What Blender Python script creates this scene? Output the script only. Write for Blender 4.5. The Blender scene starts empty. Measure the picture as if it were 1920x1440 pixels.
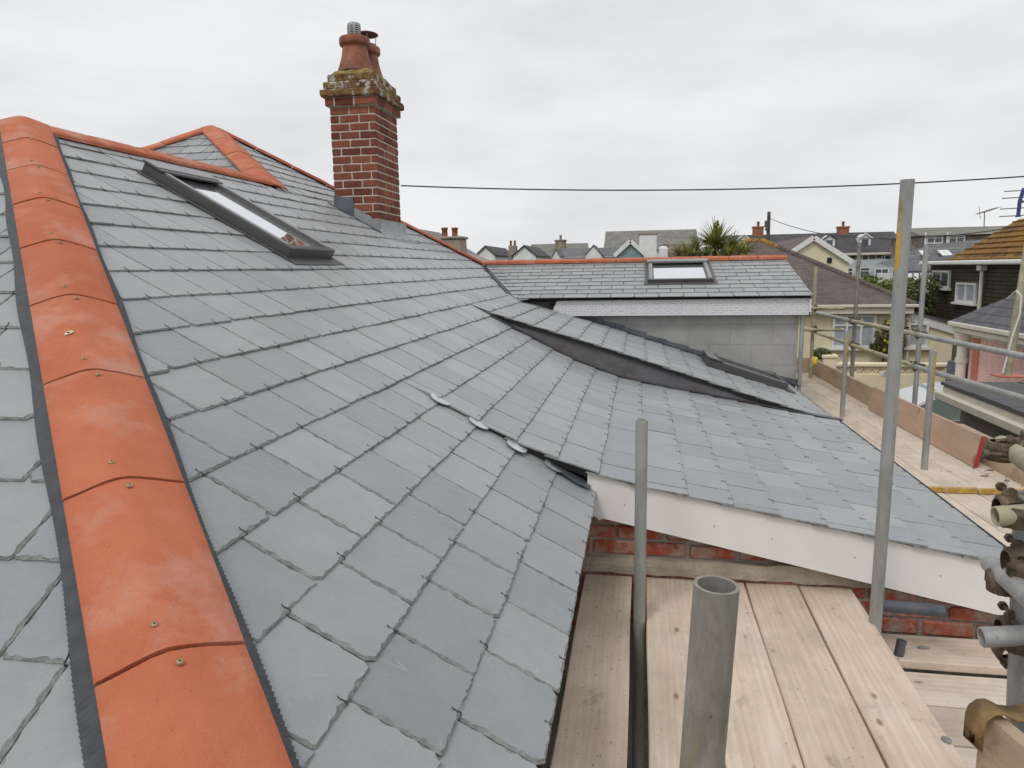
import bpy, bmesh, math, random
import numpy as np
from mathutils import Vector, Matrix
R = math.radians
rnd = random.Random(7)
S = bpy.context.scene
COL = S.collection

# ------------------------------------------------------------------ camera
FPX = 1331.0
def _u(v):
    v = np.array(v, float); return v / np.linalg.norm(v)
_D = _u([140, 8250, FPX]); _V = np.array([237, -218.7, FPX]); _V = _u(_V - _D * (_V @ _D))
RM = np.array([np.cross(_V, -_D), _V, -_D])          # camera axes (x right, y down, z forward) to world
def ray(px, py): return RM @ np.array([px - 960.0, py - 720.0, FPX])
def at(px, py, Y): d = ray(px, py); return Vector(d * (Y / d[1]))
def atz(px, py, z): d = ray(px, py); return Vector(d * (z / d[2]))
def atx(px, py, x): d = ray(px, py); return Vector(d * (x / d[0]))
cam = bpy.data.cameras.new("camera"); camo = bpy.data.objects.new("camera", cam); COL.objects.link(camo)
cr, cu, cb = RM @ [1, 0, 0], RM @ [0, -1, 0], RM @ [0, 0, -1]
camo.matrix_world = Matrix(((cr[0], cu[0], cb[0], 0), (cr[1], cu[1], cb[1], 0), (cr[2], cu[2], cb[2], 0), (0, 0, 0, 1)))
cam.sensor_width = 36; cam.lens = 36 * FPX / 1920; cam.clip_start = 0.02; cam.clip_end = 3000
S.camera = camo

# ------------------------------------------------------------------ sky, sun, exposure
SUN_EL, SUN_AZ = R(52), R(205)          # azimuth measured from +Y towards +X
W = bpy.data.worlds.new("World"); S.world = W; W.use_nodes = True
nt = W.node_tree; nt.nodes.clear()
def N(t, ty, **kw):
    n = t.nodes.new(ty)
    for k, v in kw.items():
        if k.startswith('i_'): n.inputs[k[2:].replace('_', ' ')].default_value = v
        else: setattr(n, k, v)
    return n
sky = N(nt, 'ShaderNodeTexSky', sky_type='NISHITA', sun_disc=False, sun_elevation=SUN_EL, sun_rotation=SUN_AZ)
tc = N(nt, 'ShaderNodeTexCoord')
mp = N(nt, 'ShaderNodeMapping'); mp.inputs['Scale'].default_value = (1.0, 1.0, 3.2)
nt.links.new(tc.outputs['Generated'], mp.inputs['Vector'])
nz = N(nt, 'ShaderNodeTexNoise', i_Scale=2.6, i_Detail=6.0, i_Roughness=0.55)
nt.links.new(mp.outputs['Vector'], nz.inputs['Vector'])
rp = N(nt, 'ShaderNodeValToRGB')
rp.color_ramp.elements[0].position = 0.30; rp.color_ramp.elements[0].color = (6.9, 7.0, 7.25, 1)
rp.color_ramp.elements[1].position = 0.62; rp.color_ramp.elements[1].color = (8.6, 8.65, 8.75, 1)
nt.links.new(nz.outputs['Fac'], rp.inputs['Fac'])
mx = N(nt, 'ShaderNodeMix', data_type='RGBA'); mx.inputs['Factor'].default_value = 0.96
nt.links.new(sky.outputs['Color'], mx.inputs['A']); nt.links.new(rp.outputs['Color'], mx.inputs['B'])
bg = N(nt, 'ShaderNodeBackground', i_Strength=0.103); nt.links.new(mx.outputs['Result'], bg.inputs['Color'])
wo = N(nt, 'ShaderNodeOutputWorld'); nt.links.new(bg.outputs['Background'], wo.inputs['Surface'])
sl = bpy.data.lights.new("sun", 'SUN'); sl.energy = 0.9; sl.angle = R(14); sl.color = (1, .96, .9)
so = bpy.data.objects.new("sun", sl); COL.objects.link(so)
sd = Vector((math.cos(SUN_EL) * math.sin(SUN_AZ), math.cos(SUN_EL) * math.cos(SUN_AZ), math.sin(SUN_EL)))
so.rotation_euler = (-sd).to_track_quat('-Z', 'Y').to_euler(); so.location = (-10, -20, 40)
S.view_settings.view_transform = 'Standard'; S.view_settings.look = 'None'
S.view_settings.exposure = 0.0; S.view_settings.gamma = 1.0; S.view_settings.use_curve_mapping = False

# ------------------------------------------------------------------ materials
def srgb(r, g, b):
    f = lambda c: (c / 255 / 12.92) if c <= 10 else ((c / 255 + .055) / 1.055) ** 2.4
    return (f(r), f(g), f(b), 1)
def c4(c): return (c[0], c[1], c[2], 1)
def mixn(t, fac, a, b, bt='MIX'):
    n = t.nodes.new('ShaderNodeMix'); n.data_type = 'RGBA'; n.blend_type = bt
    for s, v in (('Factor', fac), ('A', a), ('B', b)):
        if hasattr(v, 'is_output'): t.links.new(v, n.inputs[s])
        elif s == 'Factor': n.inputs[s].default_value = v
        else: n.inputs[s].default_value = c4(v)
    return n.outputs['Result']
def noise(t, vec, scale, detail=4, rough=.55, stretch=None):
    if stretch:
        m = N(t, 'ShaderNodeMapping'); m.inputs['Scale'].default_value = stretch
        t.links.new(vec, m.inputs['Vector']); vec = m.outputs['Vector']
    n = N(t, 'ShaderNodeTexNoise', i_Scale=scale, i_Detail=detail, i_Roughness=rough); t.links.new(vec, n.inputs['Vector'])
    return n.outputs['Fac']
def ramp(t, fac, p0, p1, c0=(0, 0, 0), c1=(1, 1, 1)):
    r = N(t, 'ShaderNodeValToRGB'); e = r.color_ramp.elements
    e[0].position = p0; e[1].position = p1; e[0].color = c4(c0); e[1].color = c4(c1)
    t.links.new(fac, r.inputs['Fac']); return r.outputs['Color']
class Mt:
    def __init__(s, name, rough=.6, metal=0, spec=.5):
        s.m = bpy.data.materials.new(name); s.m.use_nodes = True; s.t = s.m.node_tree
        s.b = s.t.nodes['Principled BSDF']; s.b.inputs['Roughness'].default_value = rough
        s.b.inputs['Metallic'].default_value = metal; s.b.inputs['Specular IOR Level'].default_value = spec
        s.obj = N(s.t, 'ShaderNodeTexCoord').outputs['Object']
        s.isl = None
    def island(s):
        if not s.isl: s.isl = N(s.t, 'ShaderNodeNewGeometry').outputs['Random Per Island']
        return s.isl
    def col(s, c):
        if hasattr(c, 'is_output'): s.t.links.new(c, s.b.inputs['Base Color'])
        else: s.b.inputs['Base Color'].default_value = c4(c)
        return s
    def bump(s, h, st=.3, dist=.01):
        b = N(s.t, 'ShaderNodeBump', i_Strength=st, i_Distance=dist); s.t.links.new(h, b.inputs['Height'])
        s.t.links.new(b.outputs['Normal'], s.b.inputs['Normal']); return s
    def rgh(s, o): s.t.links.new(o, s.b.inputs['Roughness']); return s
def plain(name, c, rough=.6, var=.15, scale=6, metal=0, bump=.15, bs=60, isl=0.0, dist=.004):
    m = Mt(name, rough, metal); t = m.t
    n1 = noise(t, m.obj, scale, 5, .6)
    dk = tuple(x * (1 - var) for x in c[:3]); lt = tuple(min(1, x * (1 + var)) for x in c[:3])
    o = mixn(t, ramp(t, n1, .3, .7), dk, lt)
    if isl:
        o = mixn(t, 1.0, o, ramp(t, m.island(), 0, 1, (1 - isl,) * 3, (1 + isl * .3,) * 3), 'MULTIPLY')
    m.col(o)
    if bump: m.bump(noise(t, m.obj, bs, 3), bump, dist)
    return m.m
def slate_mat(name, a, b, c, spec=.5):
    m = Mt(name, .42, 0, .95); t = m.t
    r = N(t, 'ShaderNodeValToRGB'); e = r.color_ramp.elements
    e[0].position = 0; e[0].color = c4(tuple(v * .9 for v in a)); e[1].position = 1; e[1].color = c4(tuple(v * 1.05 for v in b))
    x = e.new(.25); x.color = c4((a[0] * .97, a[1] * 1.01, a[2] * 1.03)); x = e.new(.5); x.color = c4(c); x = e.new(.82); x.color = c4(tuple(v * 1.06 for v in c)); x = e.new(.93); x.color = c4(tuple(v * .9 for v in a))
    t.links.new(m.island(), r.inputs['Fac'])
    o = r.outputs['Color']
    # offset pattern per slate so the cloudiness does not run across joints
    wn = N(t, 'ShaderNodeTexWhiteNoise', noise_dimensions='1D'); t.links.new(m.island(), wn.inputs['W'])
    va = N(t, 'ShaderNodeVectorMath', operation='MULTIPLY_ADD'); t.links.new(wn.outputs['Color'], va.inputs[0])
    va.inputs[1].default_value = (30, 30, 30); t.links.new(m.obj, va.inputs[2]); pv = va.outputs[0]
    n1 = noise(t, pv, 5, 5, .6)
    o = mixn(t, 1.0, o, ramp(t, n1, .25, .75, (.84, .85, .86), (1.13, 1.13, 1.12)), 'MULTIPLY')
    n2 = noise(t, pv, 60, 6, .75)
    o = mixn(t, 1.0, o, ramp(t, n2, .3, .7, (.95,) * 3, (1.05,) * 3), 'MULTIPLY')
    n3 = noise(t, pv, 22, 8, .8, (1, 3, 1))
    o = mixn(t, ramp(t, n3, .69, .76), o, (.42, .43, .42))
    n3b = noise(t, pv, 9, 6, .7)
    o = mixn(t, ramp(t, n3b, .66, .9, (0, 0, 0), (.5, .5, .5)), o, (.2, .175, .15))
    sc_ = N(t, 'ShaderNodeMath', operation='SUBTRACT'); t.links.new(noise(t, pv, 4.5, 2, .5, (1, 2.2, 1)), sc_.inputs[0]); sc_.inputs[1].default_value = .5
    ab = N(t, 'ShaderNodeMath', operation='ABSOLUTE'); t.links.new(sc_.outputs[0], ab.inputs[0])
    ln = ramp(t, ab.outputs[0], .0015, .005, (1, 1, 1), (0, 0, 0))
    msk = ramp(t, noise(t, pv, 7, 3, .6), .56, .66, (0, 0, 0), (.55, .55, .55))
    o = mixn(t, mixn(t, 1.0, ln, msk, 'MULTIPLY'), o, (.46, .47, .46))
    o = mixn(t, ramp(t, noise(t, pv, 140, 2, .5), .72, .76, (0, 0, 0), (.5,) * 3), o, (.5, .51, .5))
    m.b.inputs['Sheen Weight'].default_value = .35; m.b.inputs['Sheen Roughness'].default_value = .45
    m.col(o)
    h4 = N(t, 'ShaderNodeMath', operation='MULTIPLY_ADD'); t.links.new(noise(t, pv, 8, 7, .6, (1, 1.5, 1)), h4.inputs[0]); h4.inputs[1].default_value = 2.2; t.links.new(noise(t, pv, 34, 8, .6), h4.inputs[2])
    m.bump(h4.outputs[0], .5, .004)
    m.rgh(ramp(t, n1, .2, .8, (.36,) * 3, (.5,) * 3))
    return m.m
M = {}
M['slate'] = slate_mat('slate', (.242, .256, .264), (.298, .312, .318), (.272, .288, .292))
M['slate_edge'] = plain('slate_chipped_edge', (.235, .245, .235), .7, .35, 40, bump=.9, bs=110, dist=.006)
M['felt'] = plain('underlay', (.018, .018, .02), .8)
def terracotta():
    m = Mt('terracotta', .78, 0, .3); t = m.t
    wn = N(t, 'ShaderNodeObjectInfo').outputs['Random']
    sc = N(t, 'ShaderNodeMath', operation='MULTIPLY'); t.links.new(wn, sc.inputs[0]); sc.inputs[1].default_value = 23
    va = N(t, 'ShaderNodeVectorMath', operation='ADD'); t.links.new(m.obj, va.inputs[0]); t.links.new(sc.outputs[0], va.inputs[1]); v = va.outputs[0]
    o = mixn(t, ramp(t, noise(t, v, 6, 7, .68), .28, .72), (.48, .132, .06), (.6, .19, .095))
    o = mixn(t, 1.0, o, ramp(t, wn, 0, 1, (.9, .88, .88), (1.05, 1.08, 1.1)), 'MULTIPLY')
    o = mixn(t, ramp(t, noise(t, v, 3.4, 9, .66), .5, .64, (0, 0, 0), (.6, .6, .6)), o, (.62, .34, .265))
    o = mixn(t, ramp(t, noise(t, v, 7, 8, .75), .62, .75, (0, 0, 0), (.55, .55, .55)), o, (.64, .42, .35))
    o = mixn(t, ramp(t, noise(t, v, 4.5, 8, .7), .6, .8, (0, 0, 0), (.5, .5, .5)), o, (.4, .12, .05))
    o = mixn(t, ramp(t, noise(t, v, 320, 3, .6), .35, .7, (.25, .25, .25), (0, 0, 0)), o, (.34, .09, .045))
    o = mixn(t, ramp(t, noise(t, v, 170, 2, .5), .69, .74, (0, 0, 0), (.6, .6, .6)), o, (.27, .07, .035))
    m.col(o)
    h = N(t, 'ShaderNodeMath', operation='MULTIPLY_ADD'); t.links.new(noise(t, v, 14, 5, .7), h.inputs[0]); h.inputs[1].default_value = 2.0; t.links.new(noise(t, v, 230, 4, .7), h.inputs[2])
    m.bump(h.outputs[0], .6, .003); return m.m
M['terra'] = terracotta()
M['roll'] = plain('ridge_roll', (.1, .105, .118), .5, .2, 30, bump=.1)
def lead(name, a, b, met=.3):
    m = Mt(name, .48, met); t = m.t
    o = mixn(t, ramp(t, noise(t, m.obj, 5, 6, .65), .35, .65), a, b)
    o = mixn(t, ramp(t, noise(t, m.obj, 16, 6, .7), .58, .75, (0, 0, 0), (.5,) * 3), o, tuple(x * 1.6 for x in b))
    m.col(o); m.bump(noise(t, m.obj, 14, 4), .4, .02); return m.m
M['lead'] = lead('lead', (.1, .115, .14), (.15, .165, .185))
M['lead_light'] = lead('weathered_lead', (.26, .28, .3), (.36, .37, .37))
M['lead_dark'] = lead('dark_lead', (.11, .098, .096), (.14, .145, .165))
M['tin'] = plain('bright_tin', (.62, .66, .7), .35, .1, 20, metal=.6)
M['hook'] = plain('hook_wire', (.012, .012, .014), .4, .1, 40, bump=0)
M['skyframe'] = plain('skylight_frame', (.075, .072, .07), .42, .1, 8, bump=.05)
M['skytop'] = plain('skylight_top', (.26, .27, .28), .4, .1, 8, bump=.05)
def glassm(name, c, metal=.9, rough=.03):
    m = Mt(name, rough, metal); m.col(c); m.bump(noise(m.t, m.obj, 1.6, 2), .02, .05); return m.m
M['skyglass'] = glassm('skylight_glass', (.9, .92, .95))
def brick_mat(name, cols, smear, sm=(.55, .75), bump=.8):
    m = Mt(name, .85, 0, .3); t = m.t
    r = N(t, 'ShaderNodeValToRGB'); e = r.color_ramp.elements
    e[0].position = 0; e[0].color = c4(cols[0]); e[1].position = 1; e[1].color = c4(cols[-1])
    for i, c in enumerate(cols[1:-1]): x = e.new((i + 1) / (len(cols) - 1)); x.color = c4(c)
    t.links.new(m.island(), r.inputs['Fac'])
    o = mixn(t, 1.0, r.outputs['Color'], ramp(t, noise(t, m.obj, 25, 6, .7), .25, .75, (.7,) * 3, (1.2,) * 3), 'MULTIPLY')
    o = mixn(t, ramp(t, noise(t, m.obj, 11, 8, .7), sm[0], sm[1]), o, smear)
    m.col(o); m.bump(noise(t, m.obj, 70, 6, .7), bump, .006); return m.m
M['cbrick'] = brick_mat('chimney_brick', [(.13, .042, .03), (.21, .064, .04), (.3, .1, .055), (.17, .056, .04), (.34, .128, .068)], (.1, .05, .035), (.6, .85))
M['cmortar'] = plain('chimney_mortar', (.52, .46, .38), .9, .25, 20, bump=.6, bs=90)
M['wbrick'] = brick_mat('old_brick', [(.3, .07, .04), (.42, .1, .055), (.24, .07, .045), (.45, .13, .07), (.36, .1, .06)], (.36, .31, .26), (.43, .62))
M['wmortar'] = plain('grey_mortar', (.28, .26, .23), .9, .3, 14, bump=.9, bs=60, dist=.01)
M['concrete'] = plain('concrete_band', (.36, .31, .25), .9, .3, 9, bump=.7, bs=70, dist=.008)
def lichen_cap():
    m = Mt('lichen_cap', .9, 0, .2); t = m.t
    o = mixn(t, ramp(t, noise(t, m.obj, 9, 5, .7), .4, .6), (.12, .05, .03), (.25, .15, .07))
    o = mixn(t, ramp(t, noise(t, m.obj, 6, 7, .7), .5, .58), o, (.25, .185, .075))
    o = mixn(t, ramp(t, noise(t, m.obj, 8, 7, .65, (1, 1.2, .8)), .54, .58), o, (.5, .48, .43))
    m.col(o); m.bump(noise(t, m.obj, 40, 6, .7), 1.0, .015); return m.m
M['cap'] = lichen_cap()
M['flaunch'] = plain('mossy_flaunching', (.27, .2, .06), .9, .5, 14, bump=1, bs=40, dist=.015)
M['pot'] = plain('chimney_pot_clay', (.24, .078, .04), .6, .7, 6, bump=.3, bs=50)
M['cowl_red'] = plain('cowl_red', (.16, .04, .04), .45, .2, 8)
M['cowl_steel'] = plain('cowl_steel', (.36, .36, .36), .6, .2, 20, metal=.3)
M['white'] = plain('white_board', (.82, .80, .775), .45, .05, 3, bump=.05, bs=20)
M['upvc'] = plain('white_frame', (.78, .78, .76), .4, .04, 5, bump=0)
def membrane():
    m = Mt('printed_membrane', .5); t = m.t
    bt = N(t, 'ShaderNodeTexBrick', offset=.5, i_Scale=1.0)
    bt.inputs['Brick Width'].default_value = .085; bt.inputs['Row Height'].default_value = .026
    bt.inputs['Mortar Size'].default_value = .0105; bt.inputs['Mortar Smooth'].default_value = .5
    bt.inputs['Color1'].default_value = (.43, .43, .45, 1); bt.inputs['Color2'].default_value = (.52, .52, .54, 1); bt.inputs['Mortar'].default_value = (.72, .72, .74, 1)
    sx = N(t, 'ShaderNodeSeparateXYZ'); t.links.new(m.obj, sx.inputs[0])
    cx = N(t, 'ShaderNodeCombineXYZ'); t.links.new(sx.outputs['X'], cx.inputs['X']); t.links.new(sx.outputs['Z'], cx.inputs['Y'])
    t.links.new(cx.outputs[0], bt.inputs['Vector'])
    o = mixn(t, ramp(t, noise(t, m.obj, 45, 2), .42, .6), bt.outputs['Color'], (.7, .7, .72))
    m.col(o); m.bump(noise(t, m.obj, 8, 3), .3, .01); return m.m
M['membrane'] = membrane()
def blockwork():
    m = Mt('concrete_block', .9, 0, .2); t = m.t
    bt = N(t, 'ShaderNodeTexBrick', offset=.5, i_Scale=1.0)
    bt.inputs['Brick Width'].default_value = .45; bt.inputs['Row Height'].default_value = .225
    bt.inputs['Mortar Size'].default_value = .006; bt.inputs['Mortar Smooth'].default_value = .6
    bt.inputs['Color1'].default_value = (.37, .37, .355, 1); bt.inputs['Color2'].default_value = (.42, .415, .40, 1); bt.inputs['Mortar'].default_value = (.32, .315, .305, 1)
    sx = N(t, 'ShaderNodeSeparateXYZ'); t.links.new(m.obj, sx.inputs[0])
    xy = N(t, 'ShaderNodeMath', operation='ADD'); t.links.new(sx.outputs['X'], xy.inputs[0]); t.links.new(sx.outputs['Y'], xy.inputs[1])
    ws = N(t, 'ShaderNodeMath', operation='MULTIPLY_ADD'); t.links.new(noise(t, m.obj, 6, 4), ws.inputs[0]); ws.inputs[1].default_value = .02; t.links.new(sx.outputs['Z'], ws.inputs[2])
    cx = N(t, 'ShaderNodeCombineXYZ'); t.links.new(xy.outputs[0], cx.inputs['X']); t.links.new(ws.outputs[0], cx.inputs['Y'])
    t.links.new(cx.outputs[0], bt.inputs['Vector'])
    o = mixn(t, 1.0, bt.outputs['Color'], ramp(t, noise(t, m.obj, 3, 8, .7), .25, .75, (.78,) * 3, (1.15,) * 3), 'MULTIPLY')
    m.col(o); m.bump(noise(t, m.obj, 60, 5, .7), .5, .006); return m.m
M['block'] = blockwork()
def wood(name, a, b, dirt=(.2, .16, .12), dl=.62):
    m = Mt(name, .8, 0, .2); t = m.t
    oi = N(t, 'ShaderNodeObjectInfo').outputs['Random']
    va = N(t, 'ShaderNodeVectorMath', operation='ADD'); t.links.new(m.obj, va.inputs[0])
    sc = N(t, 'ShaderNodeMath', operation='MULTIPLY'); t.links.new(oi, sc.inputs[0]); sc.inputs[1].default_value = 17
    cx = N(t, 'ShaderNodeCombineXYZ'); t.links.new(sc.outputs[0], cx.inputs['X']); t.links.new(sc.outputs[0], cx.inputs['Y']); t.links.new(cx.outputs[0], va.inputs[1])
    v = va.outputs[0]
    g = noise(t, v, 1, 5, .6, (2.2, 60, 60))
    w2 = noise(t, v, 1, 3, .5, (1.1, 9, 9))
    wv = N(t, 'ShaderNodeTexWave', wave_type='BANDS', bands_direction='Y', i_Scale=1.0, i_Distortion=16.0, i_Detail=3.0, i_Detail_Scale=.6)
    wm = N(t, 'ShaderNodeMapping'); wm.inputs['Scale'].default_value = (.9, 11, 4); t.links.new(v, wm.inputs['Vector']); t.links.new(wm.outputs['Vector'], wv.inputs['Vector'])
    dis = N(t, 'ShaderNodeMath', operation='MULTIPLY_ADD'); t.links.new(w2, dis.inputs[0]); dis.inputs[1].default_value = .5; t.links.new(g, dis.inputs[2])
    o = mixn(t, ramp(t, dis.outputs[0], .5, .95), b, a)
    o = mixn(t, ramp(t, wv.outputs['Fac'], .05, .95, (.22, .22, .22), (0, 0, 0)), o, tuple(x * .78 for x in b))
    o = mixn(t, 1.0, o, ramp(t, oi, 0, 1, (.94, .92, .9), (1.06, 1.06, 1.06)), 'MULTIPLY')
    o = mixn(t, ramp(t, noise(t, v, 1.3, 8, .72), .46, .66, (0, 0, 0), (.6, .6, .6)), o, (.42, .36, .29))
    o = mixn(t, 1.0, o, ramp(t, noise(t, v, 2.6, 6, .65, (1, 2, 2)), .3, .7, (.84, .81, .77), (1.06,) * 3), 'MULTIPLY')
    o = mixn(t, ramp(t, noise(t, v, 5, 8, .75, (1, 1.6, 1)), dl - .04, dl + .1, (0, 0, 0), (.7,) * 3), o, dirt)
    vo = N(t, 'ShaderNodeTexVoronoi', i_Scale=1.0); mm = N(t, 'ShaderNodeMapping'); mm.inputs['Scale'].default_value = (4.2, 9, 2)
    t.links.new(v, mm.inputs['Vector']); t.links.new(mm.outputs['Vector'], vo.inputs['Vector'])
    kn = ramp(t, vo.outputs['Distance'], .05, .11, (.75,) * 3, (0, 0, 0))
    o = mixn(t, kn, o, (.2, .13, .08))
    sp = ramp(t, noise(t, v, 95, 2, .5), .70, .74, (0, 0, 0), (.75,) * 3)
    o = mixn(t, sp, o, (.1, .08, .06))
    m.col(o); m.bump(g, .35, .003); return m.m
M['board'] = wood('scaffold_board', (.78, .675, .57), (.66, .54, .43))
M['board_pale'] = wood('pale_board', (.8, .72, .63), (.7, .6, .5), (.4, .34, .28), .62)
M['ply'] = wood('pink_plywood', (.6, .43, .32), (.54, .37, .27), (.26, .18, .12), .7)
M['toe'] = wood('toe_board_wood', (.6, .48, .36), (.5, .38, .27), (.2, .15, .11), .56)
M['yellow'] = plain('yellow_paint', (.5, .31, .06), .7, .35, 16, bump=.3)
M['yellow_dull'] = plain('worn_yellow_paint', (.42, .31, .1), .75, .4, 14, bump=.3)
M['red'] = plain('red_paint', (.4, .05, .04), .6, .2, 12)
def galv():
    m = Mt('galvanised_tube', .55, .3); t = m.t
    o = mixn(t, ramp(t, noise(t, m.obj, 7, 6, .65, (1, 1, .35)), .3, .7), (.25, .255, .25), (.47, .475, .46))
    o = mixn(t, ramp(t, noise(t, m.obj, 30, 6, .75, (1, 1, .25)), .6, .72, (0, 0, 0), (.7,) * 3), o, (.2, .18, .15))
    o = mixn(t, ramp(t, noise(t, m.obj, 11, 6, .7, (1, 1, .5)), .62, .74, (0, 0, 0), (.6,) * 3), o, (.46, .47, .46))
    o = mixn(t, ramp(t, noise(t, m.obj, 5, 7, .75, (1, 1, .6)), .66, .78, (0, 0, 0), (.8,) * 3), o, (.3, .26, .14))
    o = mixn(t, ramp(t, noise(t, m.obj, 48, 7, .78, (1, 1, .3)), .58, .68, (0, 0, 0), (.7,) * 3), o, (.17, .15, .13))
    o = mixn(t, ramp(t, noise(t, m.obj, 70, 4, .7, (1, 1, .12)), .6, .75, (0, 0, 0), (.6,) * 3), o, (.52, .53, .53))
    o = mixn(t, ramp(t, noise(t, m.obj, 22, 6, .8), .68, .74, (0, 0, 0), (.8,) * 3), o, (.24, .12, .05))
    m.col(o); m.bump(noise(t, m.obj, 45, 5, .7), .25, .004); return m.m
M['galv'] = galv()
def dirty():
    m = Mt('dirty_tube', .6, .25); t = m.t
    o = mixn(t, ramp(t, noise(t, m.obj, 32, 7, .7, (1, 1, .3)), .3, .7), (.19, .18, .15), (.39, .375, .335))
    o = mixn(t, ramp(t, noise(t, m.obj, 26, 6, .7, (1, 1, .4)), .55, .7, (0, 0, 0), (.75,) * 3), o, (.3, .27, .13))
    o = mixn(t, ramp(t, noise(t, m.obj, 40, 7, .75, (1, 1, .2)), .58, .7, (0, 0, 0), (.8,) * 3), o, (.16, .14, .11))
    o = mixn(t, ramp(t, noise(t, m.obj, 120, 3, .6), .68, .74, (0, 0, 0), (.7,) * 3), o, (.09, .07, .05))
    m.col(o); m.bump(noise(t, m.obj, 90, 5, .7), .25, .003); return m.m
M['dirty'] = dirty()
M['galv_old'] = plain('weathered_tube', (.3, .28, .25), .55, .35, 9, metal=.4, bump=.2)
M['galv_lime'] = plain('lichened_tube', (.42, .39, .26), .65, .3, 8, metal=.15, bump=.2)
M['rust'] = plain('rusty_coupler', (.125, .088, .06), .65, .75, 30, metal=.35, bump=.7, bs=80)
M['rust_yellow'] = plain('rusty_yellow_clip', (.27, .17, .07), .65, .5, 12, metal=.2, bump=.5)
M['darkmetal'] = plain('dark_tube', (.1, .11, .125), .5, .2, 12, metal=.4)
M['brass'] = plain('brass_screw', (.42, .33, .19), .5, .3, 200, metal=.5, bump=0)
M['black'] = plain('black_plastic', (.012, .012, .013), .45, .1, 10, bump=0)
M['label'] = plain('paper_scrap', (.62, .55, .42), .8, .2, 50)
M['asphalt'] = plain('asphalt', (.055, .055, .058), .9, .25, 1.2, bump=.6, bs=90)
M['pave'] = plain('paving', (.22, .21, .2), .9, .2, 2, bump=.4)
M['earth'] = plain('earth_and_grass', (.075, .085, .04), .95, .4, .4, bump=.6, bs=10)
def render_wall(name, c, var=.08, rough=.85): return plain(name, c, rough, var, 2.2, bump=.35, bs=45, dist=.012)
M['cream'] = render_wall('cream_render', (.84, .735, .52))
M['creamdk'] = render_wall('cream_gable_render', (.78, .7, .5))
M['pink'] = plain('pink_roughcast', (.82, .52, .45), .9, .14, 5, bump=1.0, bs=26, dist=.05)
M['whiter'] = render_wall('white_render', (.78, .78, .77))
M['greyr'] = render_wall('grey_render', (.3, .26, .22), .2)
M['blueg'] = render_wall('blue_grey_boarding', (.24, .33, .38), .1)
M['brickred'] = plain('dull_red_brick', (.3, .12, .065), .9, .3, 6)
M['terrabits'] = plain('orange_paint', (.5, .17, .1), .7, .2, 9)
M['stone'] = plain('rubble_stone', (.26, .22, .17), .95, .55, 2.4, bump=1.0, bs=8, dist=.1)
def roofm(name, a, b, bw, rh, axis, mort, moss=None, mth=(.5, .6), k=1.0, ms=.012):
    m = Mt(name, .75, 0, .3); t = m.t
    bt = N(t, 'ShaderNodeTexBrick', offset=.5, i_Scale=1.0)
    bt.inputs['Brick Width'].default_value = bw; bt.inputs['Row Height'].default_value = rh
    bt.inputs['Mortar Size'].default_value = ms; bt.inputs['Mortar Smooth'].default_value = .4
    bt.inputs['Color1'].default_value = c4(a); bt.inputs['Color2'].default_value = c4(b); bt.inputs['Mortar'].default_value = c4(mort)
    sx = N(t, 'ShaderNodeSeparateXYZ'); t.links.new(m.obj, sx.inputs[0])
    zz = N(t, 'ShaderNodeMath', operation='MULTIPLY'); t.links.new(sx.outputs['Z'], zz.inputs[0]); zz.inputs[1].default_value = k
    cx = N(t, 'ShaderNodeCombineXYZ'); t.links.new(sx.outputs[axis], cx.inputs['X']); t.links.new(zz.outputs[0], cx.inputs['Y'])
    t.links.new(cx.outputs[0], bt.inputs['Vector'])
    o = mixn(t, 1.0, bt.outputs['Color'], ramp(t, noise(t, m.obj, 1.4, 8, .72), .25, .75, (.72,) * 3, (1.22,) * 3), 'MULTIPLY')
    o = mixn(t, ramp(t, noise(t, m.obj, 9, 6, .75), .62, .72, (0, 0, 0), (.55,) * 3), o, tuple(min(1, x * 1.8) for x in b))
    if moss:
        o = mixn(t, ramp(t, noise(t, m.obj, 2.2, 9, .75), mth[0], mth[1]), o, moss)
    m.col(o); m.bump(bt.outputs['Fac'], -.4, .03); return m.m
M['brownroof'] = roofm('brown_tile_roof', (.13, .104, .095), (.175, .14, .125), .22, .062, 'X', (.085, .066, .06), ms=.006)
M['mossroof'] = roofm('moss_roof', (.17, .075, .02), (.24, .11, .025), .35, .26, 'Y', (.03, .022, .015), (.27, .15, .02), (.42, .6), ms=.022)
M['brownhang'] = roofm('tile_hung_wall', (.07, .055, .035), (.1, .078, .05), .2, .115, 'Y', (.022, .018, .013), ms=.02)
M['greyroofX'] = roofm('grey_slate_roof', (.15, .155, .165), (.19, .195, .2), .3, .16, 'X', (.1, .1, .105))
M['darkroofX'] = roofm('dark_slate_roof', (.075, .072, .078), (.1, .095, .1), .3, .16, 'X', (.055, .052, .055))
M['darkroofY'] = roofm('dark_slate_roof_side', (.1, .1, .11), (.14, .14, .15), .3, .14, 'Y', (.06, .06, .062))
M['oldroofX'] = roofm('old_stained_roof', (.2, .2, .18), (.26, .25, .22), .3, .18, 'X', (.15, .14, .13), (.3, .22, .1), (.6, .75))
M['paleroofX'] = roofm('pale_slate_roof', (.24, .26, .27), (.29, .31, .31), .3, .18, 'X', (.2, .21, .21))
M['feltroof'] = plain('grey_felt_roof', (.1, .1, .105), .8, .2, 3, bump=.3)
M['lichen'] = plain('orange_lichen', (.33, .19, .04), .95, .5, 9, bump=1, bs=30, dist=.03)
M['winglass'] = glassm('window_glass', (.1, .115, .13), .0, .06)
M['netcurtain'] = plain('net_curtain', (.4, .44, .47), .35, .2, 4, bump=0)
M['carpaint'] = plain('white_car_paint', (.68, .69, .7), .25, .03, 2, bump=0)
M['carglass'] = glassm('car_glass', (.2, .29, .26), .35, .06)
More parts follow.
